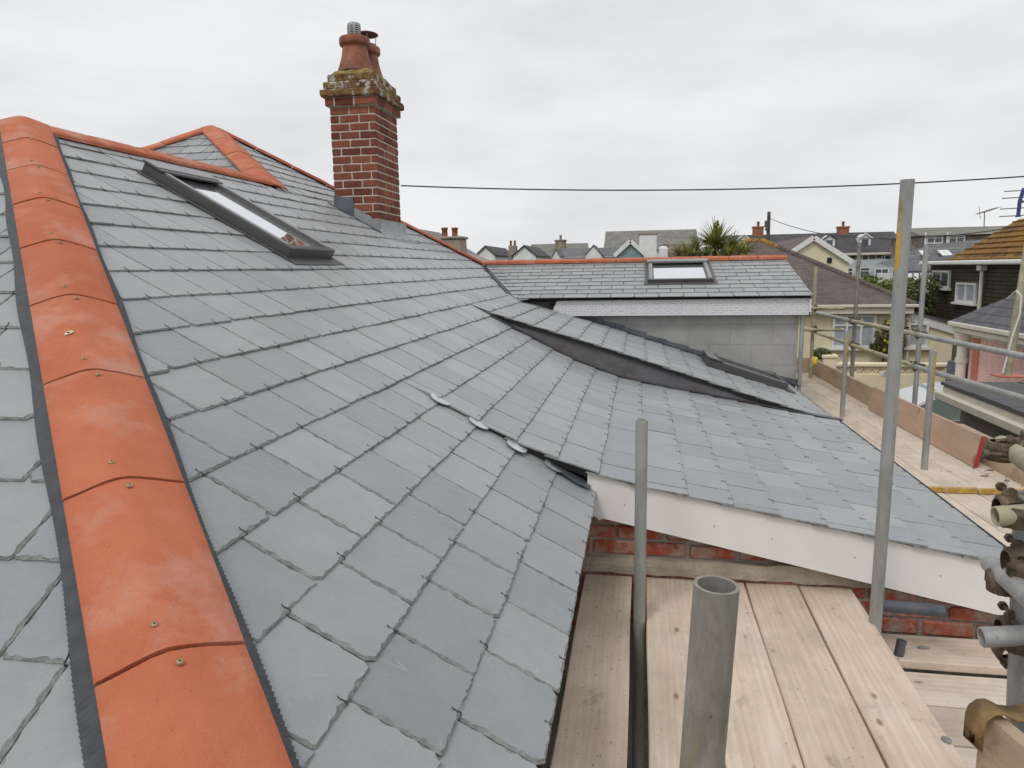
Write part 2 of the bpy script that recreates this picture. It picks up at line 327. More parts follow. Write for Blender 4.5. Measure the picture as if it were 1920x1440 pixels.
M['rubber'] = plain('tyre_rubber', (.02, .02, .02), .8)
M['bark'] = plain('palm_bark', (.14, .11, .08), .95, .4, 8, bump=1, bs=20, dist=.03)
M['leafpalm'] = plain('palm_leaf', (.3, .34, .08), .55, .5, 3, bump=0, isl=.55)
M['leafpalm_y'] = plain('dry_palm_leaf', (.36, .3, .1), .7, .4, 3, bump=0, isl=.4)
M['leaf'] = plain('hedge_leaf', (.24, .31, .06), .6, .5, 2, bump=0, isl=.6)
M['leaf_dk'] = plain('shrub_leaf', (.15, .19, .06), .6, .5, 2, bump=0, isl=.6)
M['leaf_rose'] = plain('rose_leaf', (.15, .14, .05), .6, .4, 3, bump=0, isl=.5)
M['rose'] = plain('yellow_rose', (.8, .66, .12), .6, .15, 20, bump=0)
M['navy'] = plain('blue_aerial', (.05, .06, .2), .5, .2, 10, bump=0)
M['alu'] = plain('aluminium', (.3, .3, .31), .4, .15, 10, metal=.6, bump=0)
M['wire'] = plain('cable', (.03, .03, .035), .6, .1, 10, bump=0)
M['creampaint'] = plain('cream_paint', (.68, .64, .54), .6, .08, 4, bump=.1)
M['polewood'] = plain('pole_timber', (.1, .09, .085), .9, .3, 5)

# ------------------------------------------------------------------ mesh builder
class MB:
    def __init__(s): s.v = []; s.f = []; s.m = []; s.s = []
    def add(s, vs, fs, mi=0, sm=False):
        o = len(s.v); s.v += [tuple(x) for x in vs]
        for f in fs: s.f.append([i + o for i in f]); s.m.append(mi); s.s.append(sm)
        return s
    def cbox(s, c, size, b=.003, rot=None, mi=0, jit=0):
        h = [x / 2 for x in size]; b = min(b, min(h) * .45); vs = []; idx = {}
        c = Vector(c)
        for sx in (-1, 1):
            for sy in (-1, 1):
                for sz in (-1, 1):
                    for ax in range(3):
                        p = [sx * (h[0] - b), sy * (h[1] - b), sz * (h[2] - b)]
                        p[ax] = (sx, sy, sz)[ax] * h[ax]
                        if jit: p = [q + rnd.uniform(-jit, jit) for q in p]
                        p = Vector(p)
                        if rot is not None: p = rot @ p
                        idx[(sx, sy, sz, ax)] = len(vs); vs.append(c + p)
        fs = []
        for ax in range(3):
            a1, a2 = [a for a in range(3) if a != ax]
            for sg in (-1, 1):
                q = []
                for (p1, p2) in ((-1, -1), (1, -1), (1, 1), (-1, 1)):
                    k = [0, 0, 0]; k[ax] = sg; k[a1] = p1; k[a2] = p2; q.append(idx[(k[0], k[1], k[2], ax)])
                fs.append(q)
            for p1 in (-1, 1):
                for p2 in (-1, 1):
                    k0 = [0, 0, 0]; k0[a1] = p1; k0[a2] = p2; k1 = list(k0); k0[ax] = -1; k1[ax] = 1
                    fs.append([idx[(*k0, a1)], idx[(*k1, a1)], idx[(*k1, a2)], idx[(*k0, a2)]])
        for sx in (-1, 1):
            for sy in (-1, 1):
                for sz in (-1, 1): fs.append([idx[(sx, sy, sz, a)] for a in range(3)])
        return s.add(vs, fs, mi)
    def box(s, x0, x1, y0, y1, z0, z1, b=.004, mi=0, jit=0):
        return s.cbox(((x0 + x1) / 2, (y0 + y1) / 2, (z0 + z1) / 2), (abs(x1 - x0), abs(y1 - y0), abs(z1 - z0)), b, None, mi, jit)
    def prism(s, poly, ext, mi=0):
        n = len(poly); ext = Vector(ext); p = [Vector(q) for q in poly]
        return s.add(p + [q + ext for q in p], [list(range(n))[::-1], list(range(n, 2 * n))] + [[i, (i + 1) % n, n + (i + 1) % n, n + i] for i in range(n)], mi)
    def bar(s, p0, p1, w, h, up=(0, 0, 1), b=.003, mi=0):
        p0 = Vector(p0); p1 = Vector(p1); d = (p1 - p0); L = d.length; d.normalize()
        sx = d.cross(Vector(up)).normalized(); u = sx.cross(d)
        rot = Matrix((d, sx, u)).transposed()
        return s.cbox((p0 + p1) / 2, (L, w, h), b, rot, mi)
    def tube(s, pts, r, n=12, mi=0, cap=True, hollow=0, r1=None):
        pts = [Vector(p) for p in pts]; rings = []; vs = []; k = len(pts)
        up = None
        for i, p in enumerate(pts):
            d = (pts[min(i + 1, k - 1)] - pts[max(i - 1, 0)]).normalized()
            if up is None: up = Vector((0, 0, 1)) if abs(d.z) < .9 else Vector((1, 0, 0))
            a = d.cross(up).normalized(); b = a.cross(d).normalized(); up = b
            rr = r if r1 is None else r + (r1 - r) * i / (k - 1)
            vs += [p + a * rr * math.cos(2 * math.pi * j / n) + b * rr * math.sin(2 * math.pi * j / n) for j in range(n)]
        fs = [[i * n + j, i * n + (j + 1) % n, (i + 1) * n + (j + 1) % n, (i + 1) * n + j] for i in range(k - 1) for j in range(n)]
        s.add(vs, fs, mi, True)
        if hollow:
            o = len(s.v) - len(vs); iv = []
            d0 = (pts[1] - pts[0]).normalized(); d1 = (pts[-1] - pts[-2]).normalized()
            q0, q1 = pts[0], pts[-1]
            e0 = vs[:n]; e1 = vs[-n:]
            sc = (r - hollow) / r
            i0 = [q0 + (v - q0) * sc for v in e0]; i1 = [q1 + (v - q1) * sc for v in e1]
            dep = min(.25, (q1 - q0).length * .45)
            j0 = [v + d0 * dep for v in i0]; j1 = [v - d1 * dep for v in i1]
            R2 = range(n)
            s.add(e0 + i0 + j0, [[j, (j + 1) % n, n + (j + 1) % n, n + j] for j in R2], mi)
            s.add(i0 + j0, [[j, (j + 1) % n, n + (j + 1) % n, n + j] for j in R2] + [list(range(n, 2 * n))], mi, True)
            s.add(e1 + i1, [[j, (j + 1) % n, n + (j + 1) % n, n + j] for j in R2], mi)
            s.add(i1 + j1, [[j, (j + 1) % n, n + (j + 1) % n, n + j] for j in R2] + [list(range(n, 2 * n))], mi, True)
        elif cap:
            s.add(vs[:n], [list(range(n))], mi); s.add(vs[-n:], [list(range(n))], mi)
        return s
    def lathe(s, c, prof, n=28, mi=0):
        c = Vector(c); k = len(prof)
        vs = [c + Vector((r * math.cos(2 * math.pi * j / n), r * math.sin(2 * math.pi * j / n), z)) for r, z in prof for j in range(n)]
        return s.add(vs, [[i * n + j, i * n + (j + 1) % n, (i + 1) * n + (j + 1) % n, (i + 1) * n + j] for i in range(k - 1) for j in range(n)], mi, True)
    def build(s, name, mats, parent=None, recalc=True, off=None):
        o0 = Vector((0, 0, 0)) if off is None else Vector(off)
        p = parent
        while p is not None: o0 = o0 + p.location; p = p.parent
        me = bpy.data.meshes.new(name)
        me.from_pydata([(v[0] - o0.x, v[1] - o0.y, v[2] - o0.z) for v in s.v], [], s.f)
        if not isinstance(mats, (list, tuple)): mats = [mats]
        for m in mats: me.materials.append(M[m])
        me.polygons.foreach_set('material_index', s.m); me.polygons.foreach_set('use_smooth', s.s)
        if recalc:
            bm = bmesh.new(); bm.from_mesh(me); bmesh.ops.remove_doubles(bm, verts=bm.verts, dist=1e-6) if False else None
            bmesh.ops.recalc_face_normals(bm, faces=bm.faces); bm.to_mesh(me); bm.free()
        me.update()
        o = bpy.data.objects.new(name, me); COL.objects.link(o)
        if parent is not None: o.parent = parent
        elif off is not None: o.location = off
        return o
def tag(o, label=None, cat=None, group=None, kind=None):
    for k, v in (('label', label), ('category', cat), ('group', group), ('kind', kind)):
        if v: o[k] = v
    return o
def thing(name, label, cat, loc=(0, 0, 0), group=None):
    o = bpy.data.objects.new(name, None); COL.objects.link(o); o.location = loc; o.empty_display_size = .2
    return tag(o, label, cat, group)
def struct(name, mb, mat): return tag(mb.build(name, mat), kind='structure')
def copy_tree(o, parent=None):
    c = o.copy(); COL.objects.link(c)
    if parent is not None: c.parent = parent
    for ch in list(o.children): copy_tree(ch, c)
    return c
#==SETTING==
GZ = -4.0
g = MB(); g.add([(-900, -900, GZ), (900, -900, GZ), (900, 900, GZ), (-900, 900, GZ)], [[0, 1, 2, 3]]); struct('ground', g, 'earth')
g = MB(); g.add([(2.9, -30, GZ + .004), (6.0, -30, GZ + .004), (6.0, 13.2, GZ + .004), (60, 13.2, GZ + .004), (60, 17.0, GZ + .004), (-40, 17.0, GZ + .004), (-40, 13.2, GZ + .004), (2.9, 13.2, GZ + .004)], [list(range(8))]); struct('road', g, 'asphalt')
g = MB(); g.box(-40, 60, 17.0, 17.9, GZ, GZ + .12, .01); struct('pavement', g, 'pave')

# ------------------------------------------------------------------ the house with the new slate roof
house = thing('house', 'house with new grey slate roofs, orange ridge tiles and a tall red brick chimney', 'house', (-1.5, 5.0, GZ))
T30 = math.tan(R(30))
def zP(x): return -.5 - T30 * (x + 1.112)
PROF_P = [(-5.6, zP(-5.6)), (-.175, zP(-.175))]
PROF_Q = [(-5.6, zP(-5.6)), (-1.09, zP(-1.09)), (-.9, -.607), (-.7, -.718), (-.5, -.816), (-.2, -.928), (0, -.978), (.3, -1.038), (.6, -1.096), (.9, -1.153), (1.2, -1.209), (1.72, -1.3)]
PROF_R = [(-5.6, zP(-5.6)), (-1.36, zP(-1.36)), (-1.2, -.392), (-1.05, -.448), (-.8, -.522), (-.5, -.612), (0, -.772), (.9, -1.068), (1.72, -1.325)]
def smooth_prof(P):
    x = np.array([p[0] for p in P]); z = np.array([p[1] for p in P])
    return x, z
class Prof:
    def __init__(s, pts, anchor_x, gauge_x=None):
        x, z = smooth_prof(pts); s.s = np.concatenate([[0], np.cumsum(np.hypot(np.diff(x), np.diff(z)))]); s.x = x; s.z = z
        s.end = s.s[-1]; s.sa = np.interp(anchor_x, x, s.s)
    def at(s, q): return float(np.interp(q, s.s, s.x)), float(np.interp(q, s.s, s.z))
    def zx(s, x): return float(np.interp(x, s.x, s.z))
# a single slate with dressed, chipped edges; clips are half planes (a, b, c): keep a*X + b*Y >= c
def clip_poly(poly, f):
    out = []
    n = len(poly)
    for i in range(n):
        p, q = poly[i], poly[(i + 1) % n]; fp, fq = f(p), f(q)
        if fp >= 0: out.append(p)
        if (fp >= 0) != (fq >= 0):
            t = fp / (fp - fq); out.append((p[0] + (q[0] - p[0]) * t, p[1] + (q[1] - p[1]) * t))
    return out
def slate(mb, O, U, Vv, Nn, w, L, t, dp, clips=(), chip=(.003, .011)):
    # outline, counter clockwise: bottom edge, right edge, top edge, left edge
    pts = []
    def edge(a, b, rough):
        d = math.hypot(b[0] - a[0], b[1] - a[1]); n = max(1, int(d / dp))
        for i in range(n):
            k = i / n; j = rough if i else rough * .4
            pts.append((a[0] + (b[0] - a[0]) * k + rnd.uniform(-j, j), a[1] + (b[1] - a[1]) * k + rnd.uniform(-j, j)))
    c1 = rnd.choice((.003, .004, .006, .012, .018)); c2 = rnd.choice((.003, .004, .006, .012, .018))
    rj = .0011 if dp < .04 else .0008
    edge((c1, 0), (w - c2, 0), rj); edge((w - c2, 0), (w, c2), .0004); edge((w, c2), (w, L), rj)
    pts.append((w, L)); pts.append((0, L)); edge((0, L), (0, c1), rj); edge((0, c1), (c1, 0), .0004)
    for (a, b, c) in clips:
        ou = a * U[0] + b * U[1]; ov = a * Vv[0] + b * Vv[1]; o = a * O[0] + b * O[1] - c
        pts = clip_poly(pts, lambda p: ou * p[0] + ov * p[1] + o)
        if len(pts) < 3: return
    n = len(pts)
    ar = sum(pts[i][0] * pts[(i + 1) % n][1] - pts[(i + 1) % n][0] * pts[i][1] for i in range(n)) / 2
    if ar < .0004: return
    ph = [rnd.uniform(0, 6.28) for _ in range(4)]
    gx_ = sum(p[0] for p in pts) / n; gy_ = sum(p[1] for p in pts) / n
    ins = []
    for q in pts:
        tx, ty = gx_ - q[0], gy_ - q[1]; l = math.hypot(tx, ty) or 1
        u = q[0] + q[1]
        k = .5 + .25 * math.sin(u * 61 + ph[0]) + .25 * math.sin(u * 143 + ph[1])
        c = min((chip[0] + (chip[1] - chip[0]) * max(0, k) * rnd.uniform(.55, 1.25)) * 1.25, l * .5)
        ins.append((tx / l, ty / l, c))
    P = lambda u, v, h: (O[0] + U[0] * u + Vv[0] * v + Nn[0] * h, O[1] + U[1] * u + Vv[1] * v + Nn[1] * h, O[2] + U[2] * u + Vv[2] * v + Nn[2] * h)
    r0 = [P(p[0], p[1], 0) for p in pts]
    r1 = [P(p[0], p[1], t * .35) for p in pts]
    r2 = [P(p[0] + i[0] * i[2] * .45, p[1] + i[1] * i[2] * .45, t * rnd.uniform(.5, .72)) for p, i in zip(pts, ins)]
    r3 = [P(p[0] + i[0] * i[2], p[1] + i[1] * i[2], t) for p, i in zip(pts, ins)]
    o = len(mb.v); mb.v += r0 + r1 + r2 + r3 + [P(gx_, gy_, t)]
    for k in range(3):
        for i in range(n):
            j = (i + 1) % n
            mb.f.append([o + k * n + i, o + k * n + j, o + (k + 1) * n + j, o + (k + 1) * n + i]); mb.m.append(1); mb.s.append(False)
    for i in range(n):
        mb.f.append([o + 3 * n + i, o + 3 * n + (i + 1) % n, o + 4 * n]); mb.m.append(0); mb.s.append(False)
HOOKS = []
def hook_frame(O, U, Vv, Nn): return Matrix(((U[0], Vv[0], Nn[0], O[0]), (U[1], Vv[1], Nn[1], O[1]), (U[2], Vv[2], Nn[2], O[2]), (0, 0, 0, 1)))
def lay_rows(mb, prof, rows, y0, y1, ph_fn, clips, owner, w=.272, hook_clip=None, gauge=.209, t=.0075):
    """rows: list of (row index, s of lower edge); courses run along +Y, up slope is towards smaller s"""
    for k, s_lo in rows:
        xl, zl = prof.at(s_lo); xu, zu = prof.at(s_lo - gauge)
        Vv = Vector((xu - xl, 0, zu - zl)).normalized(); U0 = Vector((0, 1, 0)); N0 = U0.cross(Vv)
        if N0.z < 0: N0 = -N0
        tilt = t * 1.12 / gauge
        ph = ph_fn(k); i0 = int((y0 - ph) / w) - 2; i1 = int((y1 - ph) / w) + 2
        for i in range(i0, i1):
            yc = ph + i * w
            if yc + w / 2 < y0 or yc - w / 2 > y1: continue
            d = math.sqrt(xl * xl + yc * yc + zl * zl)
            dp = .011 if d < 2.6 else .02 if d < 4.2 else .06 if d < 6.5 else .14
            a = rnd.gauss(0, .004); tl = tilt + rnd.gauss(0, .003)
            Vt = (Vv * math.cos(tl) - N0 * math.sin(tl)); Vt = (Vt + U0 * a).normalized()
            Nt = (N0 + Vv * tl).normalized(); Ut = (U0 - Vv * a).normalized()
            gp = rnd.uniform(.0015, .0045)
            O = Vector((xl, yc - w / 2 + gp / 2, zl)) + N0 * (.0095 + rnd.uniform(-.0008, .0012)) + Vv * rnd.gauss(0, .0016)
            cl = clips(yc) if callable(clips) else clips
            slate(mb, O, Ut, Vt, Nt, w - gp + rnd.gauss(0, .0008), gauge * 1.3, t * rnd.uniform(.85, 1.15), dp, cl, (.002, .010) if d < 2.4 else (.001, .006) if d < 3.6 else (.0006, .003))
            hx, hy = xl, yc
            if all(a_ * hx + b_ * hy >= c_ + .04 for a_, b_, c_ in cl):
                HOOKS.append((d, hook_frame(O + Ut * (w / 2 + rnd.uniform(-.008, .008)), Ut, Vt, Nt), owner))
def deck(mb, prof, xs, y_lo, y_hi, mi, dz=-.012):
    vs = []; n = len(xs)
    for x in xs:
        z = prof.zx(x) + dz; vs += [(x, y_lo(x), z), (x, y_hi(x), z)]
    mb.add(vs, [[2 * i, 2 * i + 1, 2 * i + 3, 2 * i + 2] for i in range(n - 1)], mi)
G = .209
pp = Prof(PROF_P, -.185); pq = Prof(PROF_Q, -1.09); pr = Prof(PROF_R, -1.09)
hipK = .225                     # near hip centreline: X + Y = hipK
RX = -3.44                      # ridge of the front wing runs along Y at this X
Y0, Y1, Y2 = 3.19, 6.15, 8.1    # near verge, step, block wall
AP2 = (-4.85, 7.8)              # apex of the rear pyramid roof
FH = (-2.08, 9.5)               # foot of its far hip, where the extension ridge starts
def ph_main(k): return 1.176 + (0 if k % 2 == 0 else .136) + .01 * math.sin(k * 2.1)
# half planes
cl_hip = (1, 1, hipK + .03)
fh_d = (FH[0] - AP2[0], FH[1] - AP2[1]); fl = math.hypot(*fh_d); fn = (fh_d[1] / fl, -fh_d[0] / fl)     # towards -Y side
cl_far = (fn[0], fn[1], fn[0] * AP2[0] + fn[1] * AP2[1] + .03)
VA, VB = (-2.117, 9.6), (-1.398, 7.95)                      # valley between main slope and extension slope
vd = (VB[0] - VA[0], VB[1] - VA[1]); vl = math.hypot(*vd); vn = (vd[1] / vl, -vd[0] / vl)
if vn[0] * (-3) + vn[1] * 8 < vn[0] * VA[0] + vn[1] * VA[1]: vn = (-vn[0], -vn[1])
cl_val = (vn[0], vn[1], vn[0] * VA[0] + vn[1] * VA[1] + .05)
CHX0, CHX1, CHY0, CHY1 = -3.145, -2.662, 7.22, 7.915
def rows_main(lo, hi): return [(k, pp.sa - k * G) for k in range(lo, hi)]
mb = MB()
# front part down to the eave (camera side of the lean-to)
lay_rows(mb, pp, rows_main(0, 6), .2, Y0 - .01, ph_main, [cl_hip, (0, -1, -(Y0 + .02))], 'main')
# everything above the lean-to fold, up to the ridge
lay_rows(mb, pp, rows_main(6, 18), .2, 10, ph_main, lambda y: [cl_hip, (1, 0, RX + .03)] if y < 6.15 else [(1, 0, RX - .06), cl_far, cl_val, (1, 1, 2.98)], 'main')
lay_rows(mb, pp, rows_main(18, 26), 6.0, 10, ph_main, [(1, 1, 2.98), cl_far], 'main')
# row 6/7 joins; deck under everything
deck(mb, pp, [RX, -2.5, -1.09, -.19], lambda x: hipK - x, lambda x: 6.2 if x < -1.05 else Y0, 2)
deck(mb, pp, [AP2[0], RX, -2.117], lambda x: max(2.95 - x, 6.0), lambda x: AP2[1] + (x - AP2[0]) * fh_d[1] / fh_d[0], 2)
deck(mb, pp, [-2.117, -1.36], lambda x: 6.1, lambda x: VA[1] + (x - VA[0]) * vd[1] / vd[0], 2)
main_roof = mb.build('slate_roof', ['slate', 'slate_edge', 'felt'], house)
# near hip end, left of the hip tiles (faces the camera)
mb = MB()
def zL(y): return zP(hipK - y)
tl0 = .0075 * 1.12 / G
for k in range(0, 17):
    ylo = hipK + .185 + .181 * k + .06
    Vv = Vector((0, math.cos(R(30)), math.sin(R(30)))); U0 = Vector((1, 0, 0)); N0 = U0.cross(Vv)
    for i in range(-8, 16):
        xc = -.72 - i * .272 + (0 if k % 2 else .136)
        if xc + .14 > hipK - ylo + .3 or xc < -5.2: continue
        if hipK - ylo - (xc - .136) < .02 and xc - .136 > hipK - ylo: continue
        d = math.sqrt(xc * xc + ylo * ylo + zL(ylo) ** 2); dp = .011 if d < 2.6 else .02 if d < 4.2 else .06
        tl = tl0 + rnd.gauss(0, .003); a = rnd.gauss(0, .004)
        Vt = (Vv * math.cos(tl) - N0 * math.sin(tl) + U0 * a).normalized(); Nt = (N0 + Vv * tl).normalized(); Ut = (U0 - Vv * a).normalized()
        O = Vector((xc - .135, ylo, zL(ylo))) + N0 * .0095 + Vv * rnd.gauss(0, .0016)
        slate(mb, O, Ut, Vt, Nt, .2695, G * 1.3, .0075 * rnd.uniform(.85, 1.15), dp, [(-1, -1, -(hipK - .03))], (.002, .010))
        if xc + ylo < hipK - .05: HOOKS.append((d, hook_frame(O + Ut * .136, Ut, Vt, Nt), 'hipend'))
mb.add([(hipK - .5, .5, zL(.5) - .012), (-9, .5, zL(.5) - .012), (-9, hipK - RX, zL(hipK - RX) - .012), (RX, hipK - RX, zL(hipK - RX) - .012)], [[0, 1, 2, 3]], 2)
hip_end = mb.build('hip_end_roof', ['slate', 'slate_edge', 'felt'], house)
# small rear slope facing the camera, between ridge and the pyramid apex
mb = MB()
zA2 = zP(AP2[0]); Lx = -7.6
slopeL = math.tan(R(31))
def z_back(y): return zA2 - slopeL * (AP2[1] - y)
for k in range(0, 13):
    ylo = AP2[1] - .12 - .175 * (13 - k)
    Vv = Vector((0, math.cos(R(31)), math.sin(R(31)))); U0 = Vector((1, 0, 0)); N0 = U0.cross(Vv)
    for i in range(-14, 12):
        xc = AP2[0] + i * .272 + (0 if k % 2 else .136)
        O = Vector((xc - .135, ylo, z_back(ylo))) + N0 * .01
        Vt = (Vv * math.cos(tl0) - N0 * math.sin(tl0))
        slate(mb, O, U0, Vt, N0, .268, .26, .0075, .14, [(-1, -1, -2.93), (1, -1, AP2[0] - AP2[1] + .02)], (.001, .005))
        if xc + ylo < 2.9 and xc - ylo > AP2[0] - AP2[1] + .1: HOOKS.append((9, hook_frame(O + U0 * .136, U0, Vt, N0), 'rear'))
yb = 5.4
mb.add([(AP2[0], AP2[1], zA2 - .015), (AP2[0] + AP2[1] - yb, yb, z_back(yb) - .015), (AP2[0] - AP2[1] + yb, yb, z_back(yb) - .015)], [[0, 1, 2]], 2)
mb.add([(AP2[0], AP2[1], zA2 - .015), FH + (zP(FH[0]) - .015,), (AP2[0] - 3, AP2[1] + 3, .2)], [[0, 1, 2]], 2)
mb.add([(AP2[0], AP2[1], zA2 - .015), (AP2[0] - 3, AP2[1] - 3, .2), (AP2[0] - 3, AP2[1] + 3, .2)], [[0, 1, 2]], 2)
# hidden rear face of the wing
mb.add([(RX, hipK - RX, zP(RX) - .015), (RX, 6.6, zP(RX) - .015), (RX - 4.5, 6.6, zP(RX) - 2.6), (RX - 4.5, hipK - RX, zP(RX) - 2.6)], [[0, 1, 2, 3]], 2)
rear_roof = mb.build('rear_slate_slope', ['slate', 'slate_edge', 'felt'], house)
# swept lean-to roof Q
mb = MB()
GQ = .2035
rq = [(6 - k, pq.sa + k * GQ) for k in range(1, 15)]
rq = [(5, pq.sa + 0.0)] + [(6 - k - 1, s) for k, s in enumerate([pq.sa + GQ * (j + 1) for j in range(14)])]
rq = [(5 - j, pq.sa + GQ * j) for j in range(0, 15) if pq.sa + GQ * j <= pq.end + .02]
lay_rows(mb, pq, rq, Y0 - .04, Y1 + .02, ph_main, [(0, 1, Y0 - .045), (0, -1, -(Y1 + .02))], 'lean', gauge=GQ)
deck(mb, pq, [-1.2, -1.09, -.9, -.7, -.5, -.2, 0, .3, .6, .9, 1.2, 1.7], lambda x: Y0, lambda x: Y1 + .05, 2)
lean = mb.build('swept_lean_to_roof', ['slate', 'slate_edge', 'felt'], house)
# upper lean-to roof R
mb = MB()
rr = [(5 - j, pr.sa + GQ * j) for j in range(-1, 15) if pr.sa + GQ * j <= pr.end + .02]
lay_rows(mb, pr, rr, Y1 - .03, Y2 + .02, ph_main, [(0, 1, Y1 - .04), (0, -1, -(Y2 - .01)), (vn[0], vn[1], vn[0] * VA[0] + vn[1] * VA[1] + .03)] if False else [(0, 1, Y1 - .04), (0, -1, -(Y2 - .01))], 'upper', gauge=GQ)
deck(mb, pr, [-1.45, -1.36, -1.2, -1.05, -.8, -.5, 0, .9, 1.7], lambda x: Y1, lambda x: Y2, 2)
upper = mb.build('upper_lean_to_roof', ['slate', 'slate_edge', 'felt'], house)
# extension roof S, courses along X
mb = MB()
SE_Y, SE_Z, SR_Y, SR_Z = 7.95, -.335, 9.6, .08
sv = Vector((0, SR_Y - SE_Y, SR_Z - SE_Z)); SL = sv.length; sv.normalize(); SX1 = 1.815
U0 = Vector((1, 0, 0)); N0 = U0.cross(sv); GS = SL / 10.3
cl_valS = (-vn[0], -vn[1], -(vn[0] * VA[0] + vn[1] * VA[1]) + .03)
for k in range(0, 11):
    base = Vector((0, SE_Y, SE_Z)) + sv * (GS * k)
    tl = .0075 * 1.12 / GS; Vt = sv * math.cos(tl) - N0 * math.sin(tl); Nt = (N0 + sv * tl).normalized()
    for i in range(-10, 18):
        x0 = -2.0 + i * .262 + (0 if k % 2 else .131)
        w = .2585
        if x0 > SX1: continue
        O = Vector((x0, base.y, base.z)) + N0 * (.0095 + rnd.uniform(0, .002)) + sv * rnd.gauss(0, .002)
        slate(mb, O, U0, Vt, Nt, min(w, SX1 - x0 + rnd.uniform(0, .004)), GS * 1.25, .0075, .13, [cl_valS, (0, -1, -SR_Y)], (.001, .004))
mb.add([(VB[0], SE_Y, SE_Z - .012), (SX1 - .01, SE_Y, SE_Z - .012), (SX1 - .01, SR_Y, SR_Z - .012), (VA[0], SR_Y, SR_Z - .012)], [[0, 1, 2, 3]], 2)
mb.add([(VA[0], SR_Y, SR_Z - .012), (SX1 - .01, SR_Y, SR_Z - .012), (SX1 - .01, SR_Y + 2.5, SR_Z - .7), (VA[0], SR_Y + 2.5, SR_Z - .7)], [[0, 1, 2, 3]], 2)
ext_roof = mb.build('extension_slate_roof', ['slate', 'slate_edge', 'felt'], house)

# slate hooks: the hundred nearest as objects, the rest as one mesh
hk = MB()
hk.tube([(.0, .012, -.004), (.0, -.003, -.003), (.0005, -.0045, .004), (.0, -.002, .0105), (-.001, .009, .0115), (-.003, .019, .0115), (-.0045, .026, .0135), (-.005, .031, .017)], .0017, 6)
hook0 = hk.build('slate_hook', 'hook', None)
hook_me = hook0.data; bpy.data.objects.remove(hook0)
OWN = {'main': main_roof, 'hipend': hip_end, 'rear': rear_roof, 'lean': lean, 'upper': upper}
HOOKS.sort(key=lambda h: h[0])
vis = []
for h in HOOKS:
    p = RM.T @ np.array(h[1].translation); px, py = 960 + FPX * p[0] / p[2], 720 + FPX * p[1] / p[2]
    if p[2] > 0 and -10 < px < 1930 and -10 < py < 1450: vis.append(h)
cnt = {}; rest = {}
for d, Mx, ow in vis:
    if cnt.get(ow, 0) < 95 and d < 4.6:
        cnt[ow] = cnt.get(ow, 0) + 1
        o = bpy.data.objects.new('slate_hook', hook_me); COL.objects.link(o); o.parent = OWN[ow]
        o.matrix_local = Matrix.Translation(-house.location) @ Mx @ Matrix.Scale(.7, 4)
    else: rest.setdefault(ow, []).append(Mx)
hv = [v.co.copy() for v in hook_me.vertices]; hf = [list(p.vertices) for p in hook_me.polygons]
for ow, L in rest.items():
    m2 = MB()
    for Mx in L:
        q = Mx @ Matrix.Scale(.9, 4)
        m2.add([q @ v for v in hv], hf, 0, True)
    tag(m2.build('slate_hooks', 'hook', OWN[ow]), kind='stuff')

# ------------------------------------------------------------------ ridge and hip tiles
def angle_tiles(name, p0, p1, nA, nB, w, n, mat='terra', lift=.05, rough=.004, drop=.02, wa=None):
    wa = wa or w
    """a run of angular tiles from p0 to p1 on the meeting line of two planes with normals nA, nB"""
    p0 = Vector(p0); p1 = Vector(p1); d = (p1 - p0); L = d.length; d.normalize()
    nA = Vector(nA).normalized(); nB = Vector(nB).normalized()
    a = d.cross(nA).normalized(); b = d.cross(nB).normalized()
    up = (nA + nB).normalized()
    if a.dot(up) > 0: a = -a
    if b.dot(up) > 0: b = -b
    if a.dot(b) > .9: b = -b
    tiles = []
    for i in range(n):
        t = MB(); s0 = L * i / n + .003; s1 = L * (i + 1) / n - .003
        jl = rnd.gauss(0, .0006); sgn = 1 if d.z >= 0 else -1
        th = .016
        def sec(s, ends=0):
            c = p0 + d * s + up * (lift + jl + 0.0014 * sgn * (1 - 2 * (s - s0) / (s1 - s0)))
            e = rnd.uniform(-.001, .001)
            o = []
            for k in (1.0, .985, .75, .5, .25, .12):
                o.append(c + a * wa * k + up * (e - (.004 if k == 1 else 0) - .0078 * (1 - k) ** 5))
            o.append(c - up * .0085)
            for k in (.12, .25, .5, .75, .985, 1.0):
                o.append(c + b * w * k + up * (e - (.004 if k == 1 else 0) - .0078 * (1 - k) ** 5))
            top = o
            bot = [q - up * (th if 0 < j < len(o) - 1 else drop) for j, q in enumerate(o)]
            return top, bot
        m = 5; vs = []; K = 13
        for j in range(m + 1):
            f = j / m; ss = s0 + (s1 - s0) * f
            tp, bt = sec(ss)
            sh = up * (-.003 if j in (0, m) else 0)
            vs += [q + sh + d * rnd.uniform(-.0012, .0012) for q in tp] + bt
        fs = []
        for j in range(m):
            A = j * 2 * K; B = (j + 1) * 2 * K
            for k in range(K - 1):
                fs.append([A + k, A + k + 1, B + k + 1, B + k]); fs.append([A + K + k, A + K + k + 1, B + K + k + 1, B + K + k])
            fs.append([A, B, B + K, A + K]); fs.append([A + K - 1, B + K - 1, B + 2 * K - 1, A + 2 * K - 1])
        for A in (0, m * 2 * K):
            for k in range(K - 1): fs.append([A + k, A + k + 1, A + K + k + 1, A + K + k])
        top_f = [f for f in fs if all((i % (2 * K)) < K for i in f) and len({i // (2 * K) for i in f}) == 2]
        t.add(vs, [f for f in fs if f not in top_f]); t.add(vs, top_f, 0, True)
        tiles.append(t.build(name, mat, house))
    return tiles, d, a, b, up, L
nP = Vector((T30, 0, 1)).normalized(); nL = Vector((0, -T30, 1)).normalized()
hx1 = RX - .07
h0 = Vector((-.12, hipK + .12, zP(-.12))); h1 = Vector((hx1, hipK - hx1, zP(hx1)))
